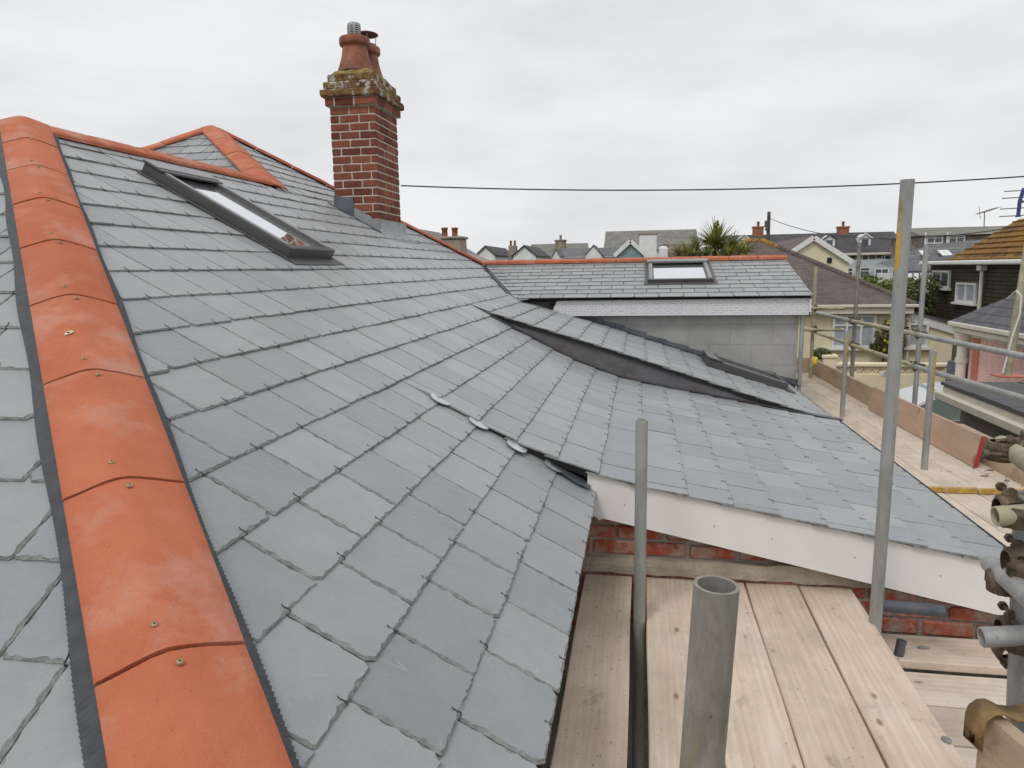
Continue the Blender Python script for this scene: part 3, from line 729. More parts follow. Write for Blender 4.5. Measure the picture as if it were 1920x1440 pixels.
# joints sit every .33 m in plan, one of them at X = -.79
xs0 = -.79 + .33 * 2
h0 = Vector((xs0, hipK - xs0, zP(xs0)))
nh = round((xs0 - hx1) / .33)
tiles, hd, ha, hb, hup, hL = angle_tiles('hip_tile', h0, h1, nL, nP, .14, nh, lift=.05, wa=.122)
def screw(parent, p, up):
    s = MB(); q = up.to_track_quat('Z', 'Y').to_matrix()
    base = len(s.v)
    prof = [(0, .003), (.0052, .003), (.0062, .0015), (.0062, -.002)]
    s.lathe((0, 0, 0), prof, 14); s.v = [tuple(Vector(p) + q @ Vector(v)) for v in s.v]
    s2 = MB(); s2.cbox((0, 0, .0031), (.006, .0013, .0008), .0002); s2.cbox((0, 0, .0034), (.0013, .006, .0008), .0002)
    s.add([Vector(p) + q @ Vector(v) for v in s2.v], s2.f, 1)
    s.build('screw', ['brass', 'black'], parent)
for i, t in enumerate(tiles):
    if i > 8: break
    for f in (.12, .93):
        s = hL / nh * (i + f)
        screw(t, h0 + hd * s + hup * (.052 - .006) + (hb if f > .5 else ha) * .012, hup)
# torn label with a hole on one tile
def scrap(parent, c, a, b, up, sx, sy, seed):
    r = random.Random(seed); s = MB()
    pl = [Vector(c) + a * math.cos(k * .7) * sx * r.uniform(.7, 1.1) + b * math.sin(k * .7) * sy * r.uniform(.7, 1.1) for k in range(9)]
    s.prism([p - up * .001 for p in pl], up * .002)
    s.cbox(Vector(c) + up * .001, (.008, .006, .003), .001, None, 1)
    s.build('torn_sticker', ['label', 'black'], parent)
sp = h0 + hd * (hL / nh * 4.45) + hup * .052 + ha * .035
scrap(tiles[4], sp, ha, hd, (hup * .9 - ha * .3).normalized(), .014, .011, 3)
# ribbed black dry-hip roll, a little wider on the near side
def roll(name, p0, d, L, sa, na, w0, w1, h0_, h1_, up, pitch=.013):
    s = MB(); n = int(L / (pitch / 2)); vs = []
    for i in range(n + 1):
        z = .0045 if i % 2 else -.002
        q = p0 + d * (L * i / n)
        wv = w1 + .004 * math.sin(i * .05) + .003 * math.sin(i * .017 + 1)
        vs += [q + sa * w0 + na * (h0_ + z), q + sa * (w0 + (wv - w0) * .55) + na * ((h0_ + h1_) / 2 + z), q + sa * wv + na * (h1_ + z), q + sa * (wv + .001) + na * (h1_ - .008)]
    fs = []
    for i in range(n):
        for k in range(3): fs.append([4 * i + k, 4 * i + k + 1, 4 * i + 4 + k + 1, 4 * i + 4 + k])
    s.add(vs, fs); return s.build(name, 'roll', house, recalc=False)
roll('ribbed_hip_roll', h0, hd, hL - .05, ha, nL, .095, .143, .036, .021, hup)
roll('ribbed_hip_roll', h0, hd, hL - .05, hb, nP, .120, .153, .034, .021, hup)
# ridge of the front wing
JY = 6.42
nPm = Vector((-T30, 0, 1)).normalized()
r0 = Vector((RX, hipK - RX + .03, zP(RX))); r1 = Vector((RX, JY, zP(RX)))
angle_tiles('ridge_tile', r0, r1, nP, nPm, .14, 6, lift=.05)
# near-right hip of the pyramid roof, its far hip and its left hip
nBk = Vector((0, -slopeL, 1)).normalized()
a0 = Vector((2.95 - 6.3, 6.3, zP(2.95 - 6.3))); a1 = Vector((AP2[0], AP2[1], zA2))
a0 = Vector((RX + .12, 2.95 - RX - .12, zP(RX + .12)))
angle_tiles('hip_tile', a0, a1, nP, nBk, .14, 4, lift=.05)
f1 = Vector((FH[0], FH[1], zP(FH[0])))
nFar = Vector((.1, .75, 1)).normalized()
angle_tiles('hip_tile', a1 + Vector((.05, .03, -.03)), f1, nP, nFar, .14, 8, lift=.06)
l1 = Vector((AP2[0] - 1.9, AP2[1] - 1.9, zA2 - 1.9 * slopeL))
angle_tiles('hip_tile', l1, a1, nBk, Vector((-slopeL, 0, 1)), .14, 5, lift=.05)
# extension ridge
nS = Vector((0, -(SR_Z - SE_Z), SR_Y - SE_Y)).normalized(); nS2 = Vector((0, .3, 1)).normalized()
angle_tiles('ridge_tile', (FH[0] + .02, SR_Y - .02, SR_Z), (SX1 + .02, SR_Y - .02, SR_Z), nS, nS2, .13, 11, lift=.055, drop=.03)
for o in (hip_end,): pass
#==PARTS==
# ------------------------------------------------------------------ valley, leadwork, verge, walls
def strip(name, A, B, mat, parent=house, dz=.004):
    """ribbon between two polylines"""
    s = MB(); n = len(A)
    s.add([Vector(p) + Vector((0, 0, dz)) for q in zip(A, B) for p in q], [[2 * i, 2 * i + 1, 2 * i + 3, 2 * i + 2] for i in range(n - 1)])
    return s.build(name, mat, parent, recalc=False)
v0 = Vector((VA[0], VA[1], zP(VA[0]))); v1 = Vector((VB[0] + .05, VB[1] - .11, zP(VB[0] + .05)))
vdir = (v1 - v0).normalized(); vside = Vector((vn[0], vn[1], 0))
s = MB()
for q0, q1 in ((-.16, -.05), (-.05, 0), (0, .05), (.05, .1)):
    hz = lambda q: (T30 * .0 + (.012 if abs(q) > .04 else -.02))
    sl = lambda q, p: p + vside * q + Vector((0, 0, (zP((p + vside * q).x) if q >= 0 else SE_Z + ((p + vside * q).y - SE_Y) * (SR_Z - SE_Z) / (SR_Y - SE_Y)) - p.z + hz(q)))
    s.add([sl(q0, v0), sl(q1, v0), sl(q1, v1), sl(q0, v1)], [[0, 1, 2, 3]])
s.build('lead_valley', 'lead', house, recalc=False)
# step cheek between the two lean-to roofs (dark leadwork)
xs = [-1.34, -1.2, -1.05, -.9, -.7, -.5, -.2, 0, .3, .6, .9, 1.2, 1.5, 1.68]
s = MB(); vs = []
for x in xs: vs += [(x, Y1 + .012 + .008 * math.sin(x * 9), pr.zx(x) - .012), (x, Y1 - .004 + .006 * math.sin(x * 7), pq.zx(x) + .03), (x, Y1 - .06 - .012 * math.sin(x * 5 + 1), pq.zx(x) + .024)]
n = len(xs); s.add(vs, [[3 * i + k, 3 * i + k + 1, 3 * i + 4 + k, 3 * i + 3 + k] for i in range(n - 1) for k in range(2)])
for xq in (): s.box(xq - .015, xq + .012, Y1 - .012, Y1 + .02, pq.zx(xq) + .02, pr.zx(xq) - .02, .004)
s.build('lead_cheek', 'lead_dark', house, recalc=False)
# black strips just under the verge slates, added to draw their shadow line
for nm, pf, yv, xa in (('verge_shadow_strip', pr, Y1 - .015, -1.34), ('verge_shadow_strip', pq, Y0 - .02, -1.02)):
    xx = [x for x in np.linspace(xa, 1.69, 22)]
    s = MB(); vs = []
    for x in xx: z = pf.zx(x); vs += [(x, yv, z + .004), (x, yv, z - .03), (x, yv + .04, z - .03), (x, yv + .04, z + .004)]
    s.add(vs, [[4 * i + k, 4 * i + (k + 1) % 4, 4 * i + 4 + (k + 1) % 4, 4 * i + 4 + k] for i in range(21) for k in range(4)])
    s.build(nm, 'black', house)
# bright tin soakers along the sweep
TABS = [(-0.904, 3.164), (-0.718, 3.158), (-0.539, 3.162), (-0.372, 3.216)]
for i_, (tx_, ty_) in enumerate(TABS):
    ty_ -= (.02, .03, .055, .075)[i_]; back = (.02, .025, .05, .07)[i_]
    z = zP(tx_) + (.027, .028, .031, .031)[i_]; t = Vector((math.cos(R(30)), 0, -math.sin(R(30)))); s = MB(); w_ = .05
    pl = [Vector((tx_, ty_ + back, z)) - t * w_]
    for k in range(9):
        an = math.pi * k / 8
        pl.append(Vector((tx_, ty_, z)) + t * (-w_ * math.cos(an)) + Vector((0, -.045 * math.sin(an), 0)))
    pl.append(Vector((tx_, ty_ + back, z)) + t * w_)
    s.prism(pl, nP * .003); s.build('tin_soaker', 'tin', house)
s = MB()
t = Vector((math.cos(R(30)), 0, -math.sin(R(30))))
c = Vector((-.33, Y0 - .06, zP(-.33) + .03))
pl = [c - t * .1 + Vector((0, .1, 0)), c - t * .06, c + t * .08 - Vector((0, .03, 0)), c + t * .14 + Vector((0, -.01, 0)), c + t * .15 + Vector((0, .1, 0))]
s.prism(pl, nP * .004); s.build('lead_soaker', 'lead', house)
# bargeboard on the near verge
s = MB(); top = []; bot = []
for x in np.linspace(-.22, 1.70, 24):
    top.append(Vector((x, Y0 - .022, pq.zx(x) - .004))); bot.append(Vector((x, Y0 - .022, -1.128 + (x + .23) * (-.39 / 1.85))))
s.prism(top + bot[::-1], (0, .022, 0))
for x in (-.05, .35, .6, .95, 1.3): s.cbox((x, Y0 - .024, pq.zx(x) - .11), (.005, .003, .005), .001, None, 1)
s.build('bargeboard', ['white', 'galv'], house)
s = MB()
s.prism([(-.235, Y0 - .012, -1.12), (-.205, Y0 - .012, -1.165), (-.19, Y0 - .012, -1.135), (-.165, Y0 - .012, -1.16), (-.14, Y0 - .012, -1.14), (-.15, Y0 - .012, -1.11)], (0, .002, 0))
s.build('torn_membrane', 'white', house)
# brick wall under the bargeboard
WY = 3.245
s = MB()
s.box(-.34, 1.6, WY + .006, WY + .1, GZ, -1.52, .002, 1)
s.prism([(-.34, WY + .006, -1.6), (1.6, WY + .006, -1.6), (1.6, WY + .006, -1.36), (-.34, WY + .006, -.95)], (0, .09, 0), 1)
zrow = -1.352
for k in range(-16, 5):
    z0 = -1.345 + k * .077 if k >= 0 else -1.435 + (k + 1) * .077 - .065
    off = (k % 2) * .112
    for i in range(-3, 10):
        x0 = -.42 + i * .2255 + off + rnd.uniform(-.006, .006); x1 = x0 + .212 + rnd.uniform(-.006, .004)
        x0 = max(x0, -.338); x1 = min(x1, 1.595)
        if x1 - x0 < .03 or z0 < -1.8 or z0 + .07 > pq.zx((x0 + x1) / 2) - .03: continue
        if rnd.random() < .1 and k >= 0: x1 = x0 + (x1 - x0) * .5
        s.box(x0, x1, WY - rnd.uniform(.0, .006), WY + .05, z0 + rnd.uniform(-.002, .002), z0 + .064 + rnd.uniform(-.003, .003), .007, 0, .0035)
s.build('brick_wall', ['wbrick', 'wmortar'], house)
s = MB(); n = 26; vs = []
for i in range(n + 1):
    x = -.335 + 1.42 * i / n; z0 = -1.352 + rnd.uniform(-.006, .004); z1 = -1.432 + rnd.uniform(-.005, .005); y = WY - .024 + rnd.uniform(-.003, .003)
    vs += [(x, WY + .02, z0), (x, y, z0 - .004), (x, y - .003, (z0 + z1) / 2), (x, y, z1), (x, WY + .02, z1)]
s.add(vs, [[5 * i + k, 5 * i + k + 1, 5 * i + 6 + k, 5 * i + 5 + k] for i in range(n) for k in range(4)] + [[0, 1, 2, 3, 4], [5 * n + k for k in range(5)]])
s.build('concrete_band', 'concrete', house)
# wing wall and gutter under the front eave
s = MB(); s.box(-.36, -.345, .6, WY - .01, GZ, -1.06, .002); s.build('side_wall', 'greyr', house)
s = MB()
for y in (0,):
    pr_ = [(-.255 + .05 * math.cos(a), -1.085 + .05 * math.sin(a)) for a in np.linspace(math.pi, 2 * math.pi, 9)]
    pr2 = [(-.255 + .046 * math.cos(a), -1.085 + .046 * math.sin(a)) for a in np.linspace(2 * math.pi, math.pi, 9)]
    s.prism([(x, .5, z) for x, z in pr_ + pr2], (0, WY - .53, 0))
s.build('gutter', 'black', house)
# lean-to outer wall under the eave
s = MB(); s.box(1.5, 1.6, WY + .11, 8.1, GZ, -1.36, .003); s.build('lean_to_wall', 'greyr', house)
s = MB(); s.box(1.605, 1.625, Y0, 8.05, -1.45, -1.335, .003); s.build('eaves_fascia', 'white', house)
# block wall, fascia and wrapped membrane of the extension
BWY = 8.12
s = MB(); s.prism([(-1.36, BWY, GZ), (1.715, BWY, GZ), (1.715, BWY, -.42), (-1.36, BWY, -.42)], (0, .1, 0))
s.prism([(1.715, BWY + .101, GZ), (1.715, 11.2, GZ), (1.715, 11.2, -.42), (1.715, BWY + .101, -.42)], (-.1, 0, 0))
s.build('block_wall', 'block', house)
s = MB()
for (xa, xb) in ((-.9, 1.80),):
    s.prism([(xa, 7.995, -.358), (xb, 7.995, -.355), (xb, 7.995, -.528), (xa - .07, 7.995, -.528)], (0, .012, 0))
    s.prism([(xb + .002, 7.995, -.355), (xb + .002, 7.995, -.528), (xb + .002, 9.5, -.528), (xb + .002, 9.5, -.05)], (-.012, 0, 0))
s.build('wrapped_fascia', 'membrane', house)
s = MB(); s.box(-1.5, -.99, 8.03, 8.06, -.55, -.365, .003); s.box(-1.3, 1.79, 8.01, 8.11, -.384, -.37, .003); s.box(-.85, 1.79, 8.01, 8.11, -.527, -.515, .003)
s.build('soffit_framing', 'polewood', house)
s = MB(); s.box(SX1 - .03, SX1 - .012, 7.97, 7.99, -.5, -.36, .003); s.bar((1.81, 7.99, -.36), (1.795, 7.99, -.46), .012, .012); s.build('fascia_tail', 'upvc', house)
# stepped lead flashing up the block wall
s = MB()
xs = np.arange(-1.33, 1.78, .235)
for i, x in enumerate(xs):
    x1 = min(x + .25, 1.77); zt = pr.zx(min(x + .08, 1.7)) + .085 + rnd.uniform(-.006, .006); sl_ = (pr.zx(min(x1, 1.72)) - pr.zx(x)) * .75
    yy = BWY - .006 - .003 * (i % 2)
    zb0, zb1 = pr.zx(x) + .008, pr.zx(min(x1, 1.72)) + .008
    s.prism([(x, yy, zb0), (x1, yy, zb1), (x1, yy, zt + sl_), (x, yy, zt)], (0, .003, 0))
    s.prism([(x, yy, zb0 + .012), (x1, yy, zb1 + .012), (x1, yy - .07, zb1 + .016), (x, yy - .08, zb0 + .016)], (0, 0, .003))
s.build('lead_step_flashing', 'lead', house)
# slim grey tube at the corner of the block wall
s = MB(); s.tube([(1.745, 8.08, -2.2), (1.745, 8.08, -.535)], .022, 12); s.build('corner_downpipe', 'galv', house)

# ------------------------------------------------------------------ chimney
zc0 = zP(CHX1)
ch = MB(); ch.box(CHX0, CHX1, CHY0, CHY1, zP(CHX1) - .25, 2.0, .002); ch.v = [tuple(v) for v in ch.v]
mort = MB(); mort.box(CHX0 + .006, CHX1 - .006, CHY0 + .006, CHY1 - .006, zP(CHX1) - .3, 1.99, .002)
CO = .081
br = MB()
nC = int((1.68 - zP(CHX1) + .3) / CO)
def course(b, x0, x1, y0, y1, z0, h, odd, jit=.002):
    bl, jn = .2, .012
    def run(a0, a1, off):
        out = []; p = a0 - off
        while p < a1 - .01:
            q0 = max(p, a0); q1 = min(p + bl, a1)
            if a1 - q1 < .035: q1 = a1
            if q1 - q0 > .025: out.append((q0, q1))
            p += bl + jn
        return out
    for q0, q1 in run(x0, x1, .106 if odd else 0):
        b.box(q0, q1, y0, y0 + .05, z0, z0 + h, .006, 0, jit); b.box(q0, q1, y1 - .05, y1, z0, z0 + h, .006, 0, jit)
    for q0, q1 in run(y0 + .055, y1 - .055, 0 if odd else .106):
        b.box(x1 - .05, x1, q0, q1, z0, z0 + h, .006, 0, jit); b.box(x0, x0 + .05, q0, q1, z0, z0 + h, .006, 0, jit)
for k in range(nC):
    course(br, CHX0 + rnd.uniform(-.002, .002), CHX1 + rnd.uniform(-.002, .002), CHY0, CHY1, 1.675 - CO * (k + 1) + .006, CO - .013, k % 2)
br.add(mort.v, mort.f, 1)
chim = br.build('chimney', ['cbrick', 'cmortar'], house)
cb_ = MB()
course(cb_, CHX0 - .035, CHX1 + .035, CHY0 - .035, CHY1 + .035, 1.683, .076, 1); cb_.box(CHX0 - .03, CHX1 + .03, CHY0 - .03, CHY1 + .03, 1.68, 1.765, .003, 1)
cb_.build('brick_corbel', ['cbrick', 'cmortar'], chim)
def rough_slab(b, x0, x1, y0, y1, z0, z1, j=.0035, n=9):
    # ring of jittered points round a slab
    per = []
    for i in range(n): per.append((x0 + (x1 - x0) * i / n, y0))
    for i in range(n): per.append((x1, y0 + (y1 - y0) * i / n))
    for i in range(n): per.append((x1 - (x1 - x0) * i / n, y1))
    for i in range(n): per.append((x0, y1 - (y1 - y0) * i / n))
    lv = [z0, z0 + .012, (z0 + z1) / 2, z1 - .012, z1]; vs = []
    for li, z in enumerate(lv):
        sh = .008 if li in (0, 4) else 0
        for (x, y) in per:
            cx, cy = (x0 + x1) / 2, (y0 + y1) / 2
            vs.append((x + (cx - x) * sh / .25 + rnd.uniform(-j, j), y + (cy - y) * sh / .35 + rnd.uniform(-j, j), z + rnd.uniform(-j, j) * .6))
    m = len(per)
    b.add(vs, [[l * m + i, l * m + (i + 1) % m, (l + 1) * m + (i + 1) % m, (l + 1) * m + i] for l in range(4) for i in range(m)] + [list(range(m)), list(range(4 * m, 5 * m))])
cp = MB()
rough_slab(cp, CHX0 - .068, CHX1 + .068, CHY0 - .068, CHY1 + .068, 1.766, 1.838)
rough_slab(cp, CHX0 - .04, CHX1 + .04, CHY0 - .04, CHY1 + .04, 1.84, 1.916)
rough_slab(cp, CHX0 - .005, CHX1 + .005, CHY0 - .005, CHY1 + .005, 1.917, 1.996)
cp.build('stepped_cap', 'cap', chim)
fl_ = MB(); vs = []; lv = [(0, 1.99), (.03, 2.03), (.09, 2.06), (.16, 2.075)]
for d_, z in lv:
    for i in range(24):
        a = 2 * math.pi * i / 24; cx, cy = (CHX0 + CHX1) / 2, (CHY0 + CHY1) / 2
        ex, ey = (CHX1 - CHX0) / 2 - d_, (CHY1 - CHY0) / 2 - d_
        k = 1 / max(abs(math.cos(a)) / max(ex, .01), abs(math.sin(a)) / max(ey, .01))
        vs.append((cx + k * math.cos(a), cy + k * math.sin(a), z + rnd.uniform(-.008, .008)))
fl_.add(vs, [[l * 24 + i, l * 24 + (i + 1) % 24, (l + 1) * 24 + (i + 1) % 24, (l + 1) * 24 + i] for l in range(3) for i in range(24)] + [list(range(72, 96))])
fl_.build('flaunching', 'flaunch', chim)
pot1 = Vector((-2.925, 7.44, 0)); pot2 = Vector((-2.905, 7.74, 0))
def pot(c, zb, sc, rim):
    p = MB(); prof = [(.19, 0), (.182, .03), (.158, .1), (.138, .17), (.128, .24), (.126, .262), (.15, .268), (.158, .285), (.158, .33), (.15, .345), (.125, .35), (.11, .34), (.105, .2)]
    p.lathe((c.x, c.y, zb), [(r * sc, z * rim) for r, z in prof], 30); return p.build('chimney_pot', 'pot', chim)
pot(pot1, 2.045, 1.0, 1.0); pot(pot2, 2.045, .88, .98)
cw = MB(); cw.lathe((pot1.x, pot1.y, 2.36), [(.04, 0), (.066, .0), (.066, .03), (.068, .035), (.068, .165), (.06, .175), (.0, .178)], 24)
for k in range(5):
    for a in np.linspace(0, 2 * math.pi, 9)[:-1]:
        c = Vector((pot1.x + .067 * math.cos(a), pot1.y + .067 * math.sin(a), 2.42 + k * .02)); cw.cbox(c, (.004, .032, .008), .001, Matrix.Rotation(a, 3, 'Z'), 1)
cw.build('vent_cowl', ['cowl_steel', 'black'], chim)
cw = MB(); z0 = 2.35
cw.lathe((pot2.x, pot2.y, z0), [(.10, .0), (.118, .0), (.118, .035), (.1, .06), (.07, .06)], 24)
for a in np.linspace(.4, 2 * math.pi + .4, 5)[:-1]:
    cw.tube([(pot2.x + .09 * math.cos(a), pot2.y + .09 * math.sin(a), z0 + .05), (pot2.x + .1 * math.cos(a), pot2.y + .1 * math.sin(a), z0 + .17)], .004, 6, 1)
cw.lathe((pot2.x, pot2.y, z0 + .16), [(.0, .035), (.06, .03), (.12, .01), (.125, .0), (.115, -.004), (.0, .015)], 24)
cw.build('rain_cowl', ['cowl_red', 'cowl_steel'], chim)
# chimney leadwork
ld = MB()
nst = 5
for i in range(nst):
    xa = CHX0 + (CHX1 - CHX0) * i / nst; xb = CHX0 + (CHX1 - CHX0) * (i + 1) / nst + .012
    zt = zP(xa) + .14 - (.03 if i else 0)
    y = CHY0 - .007 - .002 * (i % 2)
    ld.prism([(xa, y, zP(xa) + .01), (xb, y, zP(xb) + .01), (xb, y, zt - .045), (xa, y, zt)], (0, .004, 0), 1 if i > 1 else 0)
ld.prism([(CHX0 - .05, CHY0 - .006, zP(CHX0 - .05) + .02), (CHX1 + .02, CHY0 - .006, zP(CHX1 + .02) + .02), (CHX1 + .02, CHY0 - .06, zP(CHX1 + .02) + .022), (CHX0 - .05, CHY0 - .09, zP(CHX0 - .05) + .022)], (0, 0, .003))
ld.prism([(CHX0 - .004, CHY0 - .012, zP(CHX0) + .02), (CHX0 + .21, CHY0 - .012, zP(CHX0 + .21) + .02), (CHX0 + .21, CHY0 - .012, zP(CHX0) + .1), (CHX0 - .004, CHY0 - .012, zP(CHX0) + .1)], (0, .004, 0))
ld.build('stepped_lead_flashing', ['lead', 'lead_light'], chim)
ap = MB(); vs = []
for y in np.linspace(CHY0 - .03, CHY1 + .16, 9):
    for (dx, dz) in ((.006, .15), (.006, .06), (.03, .022), (.09, .014), (.17, .016)):
        x = CHX1 + dx; vs.append((x, y, zP(x) + dz + (0 if dx > .02 else 0) + rnd.uniform(-.002, .002)))
ap.add(vs, [[5 * i + k, 5 * i + k + 1, 5 * i + 6 + k, 5 * i + 5 + k] for i in range(8) for k in range(4)], 0, True)
ap.build('lead_apron', 'lead_light', chim)

# ------------------------------------------------------------------ skylights
def skylight(O, U, Vd, Nn, w, L, h, raised=True):
    """O: lower left corner on the roof; U across, Vd up the slope, Nn normal"""
    q = lambda u, v, n: Vector(O) + U * u + Vd * v + Nn * n
    fr = MB(); rail = .066
    def b(u0, u1, v0, v1, n0, n1, mi=0, bev=.004, m=fr):
        rot = Matrix((U, Vd, Nn)).transposed()
        m.cbox(q((u0 + u1) / 2, (v0 + v1) / 2, (n0 + n1) / 2), (u1 - u0, v1 - v0, n1 - n0), bev, rot, mi)
    b(0, rail, 0.0, L, .0, h); b(w - rail, w, .0, L, .0, h)
    b(rail, w - rail, 0, rail * .9, .0, h - .012); b(rail, w - rail, L - rail, L, .0, h - .004)
    b(-.006, w + .006, -.012, .03, -.0, h + .004)
    b(.012, rail - .014, .03, L - .12, h + .0005, h + .008, 1); b(w - rail + .014, w - .012, .03, L - .12, h + .0005, h + .008, 1)
    f = fr.build('skylight', ['skyframe', 'skytop'], house)
    hd_ = MB(); b(-.010, w + .010, L - .14, L + .010, h + .001, h + .016, 0, .005, hd_); b(-.008, w + .008, L - .10, L + .008, h + .0165, h + .020, 1, .0015, hd_)
    hd_.build('top_hood', ['skyframe', 'skytop'], f)
    gp = MB(); b(rail - .004, w - rail + .004, rail * .9 - .004, L - .1, h - .035, h - .022, 0, .002, gp); gp.build('glass_pane', 'skyglass', f)
    ap = MB()
    b(-.05, w + .05, -.10, -.013, .016, .019, 0, .001, ap); b(-.04, -.007, -.02, L, .012, .022, 0, .002, ap); b(w + .007, w + .04, -.02, L, .012, .022, 0, .002, ap)
    ap.build('flashing_apron', 'skyframe', f)
    return f
upP = Vector((-math.cos(R(30)), 0, math.sin(R(30))))
skylight((-2.12, 4.08, zP(-2.12) + .004), Vector((0, 1, 0)), upP, nP, .635, 1.07, .078)
upS = sv
skylight(Vector((.115, 8.52, SE_Z + (8.52 - SE_Y) * (SR_Z - SE_Z) / (SR_Y - SE_Y))), Vector((1, 0, 0)), sv, N0 if N0.z > 0 else -N0, .735, .90, .05)
dR = Vector((.9, 0, -.296)).normalized(); upR = -dR; nR = Vector((0, 1, 0)).cross(upR); nR = nR if nR.z > 0 else -nR
_p = atx(1467, 741, 1.42)
skylight((1.44, 7.28, pr.zx(1.44) + .004), Vector((0, 1, 0)), upR, nR, .62, .80, .075)
#==SCAFFOLD==
# ------------------------------------------------------------------ scaffold boards
def board(name, label, cat, p0, d, L, w, t, mat, group=None, bands=(), endpaint=None, warp=.0):
    """p0 = top centre of one end, d = horizontal direction"""
    d = Vector(d).normalized(); s = MB(); n = 14; vs = []
    hw = w / 2; c = .004
    prof = [(-hw, -t + c), (-hw, -c), (-hw + c, 0), (-hw * .3, 0), (hw * .3, 0), (hw - c, 0), (hw, -c), (hw, -t + c), (hw - c, -t), (-hw + c, -t)]
    K = len(prof)
    ph = rnd.uniform(0, 6)
    for i in range(n + 1):
        x = L * i / n; e = .0018 * math.sin(i * 1.7 + ph)
        vs += [(x, y + e + rnd.uniform(-.0006, .0006), z + rnd.uniform(-.0005, .0005) + warp * math.sin(math.pi * i / n)) for y, z in prof]
    s.add(vs, [[i * K + k, i * K + (k + 1) % K, (i + 1) * K + (k + 1) % K, (i + 1) * K + k] for i in range(n) for k in range(K)] + [list(range(K)), list(range(n * K, (n + 1) * K))])
    mats = [mat]
    if endpaint:
        mats.append(endpaint); s.cbox((-.0015, 0, -t / 2), (.003, w - .003, t - .004), .001, None, 1); s.cbox((.012, 0, .0006), (.02, w - .008, .0014), .0004, None, 1)
    o = s.build(name, mats)
    o.location = p0; o.rotation_euler = (0, 0, math.atan2(d.y, d.x)); tag(o, label, cat, group)
    return o
ZB = -1.45
for (x0, x1, ye, lab) in ((-.237, -.015, 3.232, 'dirt-speckled scaffold board running beside the slate eave, left of the gap'),
                          (.052, .27, 3.238, 'scaffold board right of the open gap, its edge catching light, leading to the brick wall'),
                          (.275, .499, 3.242, 'middle scaffold board of the platform, passing behind the open-topped tube'),
                          (.504, .733, 3.25, 'plain scaffold board between the middle board and the stained outer board'),
                          (.739, .962, 3.262, 'stained outermost board of the raised platform, lying over the cross boards')):
    board('scaffold_board', lab, 'board', ((x0 + x1) / 2, ye, ZB + rnd.uniform(-.003, .003)), (-.004 + rnd.uniform(-.002, .002), -1, 0), 4.2, x1 - x0, .038, 'board', 'raised platform boards below the camera')
# boards running across underneath, on the right
ZX = -1.655
for (y1, z, lab, mt) in ((3.17, ZX + .036, 'cross board against the brick wall with dark stains, raised above its neighbour', 'board'),
                         (2.925, ZX, 'pale cross board in front of the raised one against the wall', 'board_pale'),
                         (2.69, ZX - .002, 'cross board second from the raised one, with a dark seam behind it', 'board_pale'),
                         (2.455, ZX - .001, 'pale cross board nearest the bottom right corner by the toe board clip', 'board_pale')):
    board('scaffold_board', lab, 'board', (.55, y1 - .1125, z), (1, 0, 0), 2.6, .225, .038, mt, 'cross boards of the lower deck')
# boards along the outer eave
dd = Vector((-.042, 1, 0)).normalized()
def xj(y): return 2.41 - .042 * (y - 5.43)
ZD = -1.60
yA = 5.38
for (o, lab, mt) in ((-.34, 'innermost walkway board, mostly hidden under the outer slate eave', 'board_pale'), (-.1125, 'pale walkway board tucked in beside the outer slate eave', 'board_pale'), (.115, 'middle walkway board outside the slate eave, strewn with chips', 'board_pale'), (.345, 'outer walkway board under the toe board', 'board_pale')):
    p = Vector((xj(yA) + o, yA, ZD)); board('scaffold_board', lab, 'board', p, dd, 7.2, .222, .038, mt, 'walkway boards beside the outer eave', endpaint='yellow')
for (o, lab) in ((-.338, 'near walkway board mostly hidden under the lower corner of the slates'), (-.11, 'near walkway board running under the yellow painted board end beside the slates'), (.118, 'near walkway board running under the bright yellow middle board end'), (.348, 'near outer walkway board running under the yellow end closest to the toe board')):
    p = Vector((xj(1.6) + o, 1.6, ZD - .042)); board('scaffold_board', lab, 'board', p, dd, 3.8, .222, .038, 'board_pale', 'near walkway boards')
# toe boards (on edge)
def toe(name, label, p0, p1, h, t, mat, lean=0.0, extra=None, cat='toe board', group=None):
    p0 = Vector(p0); p1 = Vector(p1); d = (p1 - p0); L = d.length; s = MB()
    s.cbox((L / 2, 0, h / 2), (L, t, h), .004)
    o = s.build(name, mat); o.location = p0; o.rotation_euler = (lean, math.asin(-d.z / L) , math.atan2(d.y, d.x)); tag(o, label, cat, group)
    if extra:
        e = MB(); e.cbox((L + .003, 0, h / 2), (.006, t - .002, h - .004), .001); eo = e.build('painted_end', extra, None); eo.parent = o
    return o
toe('toe_board', 'long near toe board standing on edge along the outside of the walkway', (2.75, 6.55, ZD), (2.80, 2.2, ZD), .225, .036, 'toe', group='toe boards')
toe('toe_board', 'far toe board standing on edge, running to the corner by the block wall', (2.56, 11.2, ZD), (2.64, 6.75, ZD), .225, .036, 'toe', group='toe boards')
toe('toe_board', 'short toe board across the far end of the walkway', (1.75, 11.1, ZD), (2.53, 11.16, ZD), .225, .036, 'toe', group='toe boards')
toe('loose_board', 'smooth pinkish board with a red end leaning inside the toe board', (2.545, 8.3, ZD), (2.625, 5.95, ZD), .26, .034, 'ply', R(-9), 'red', 'board')
# debris on the walkway
rb = random.Random(5)
DB = []
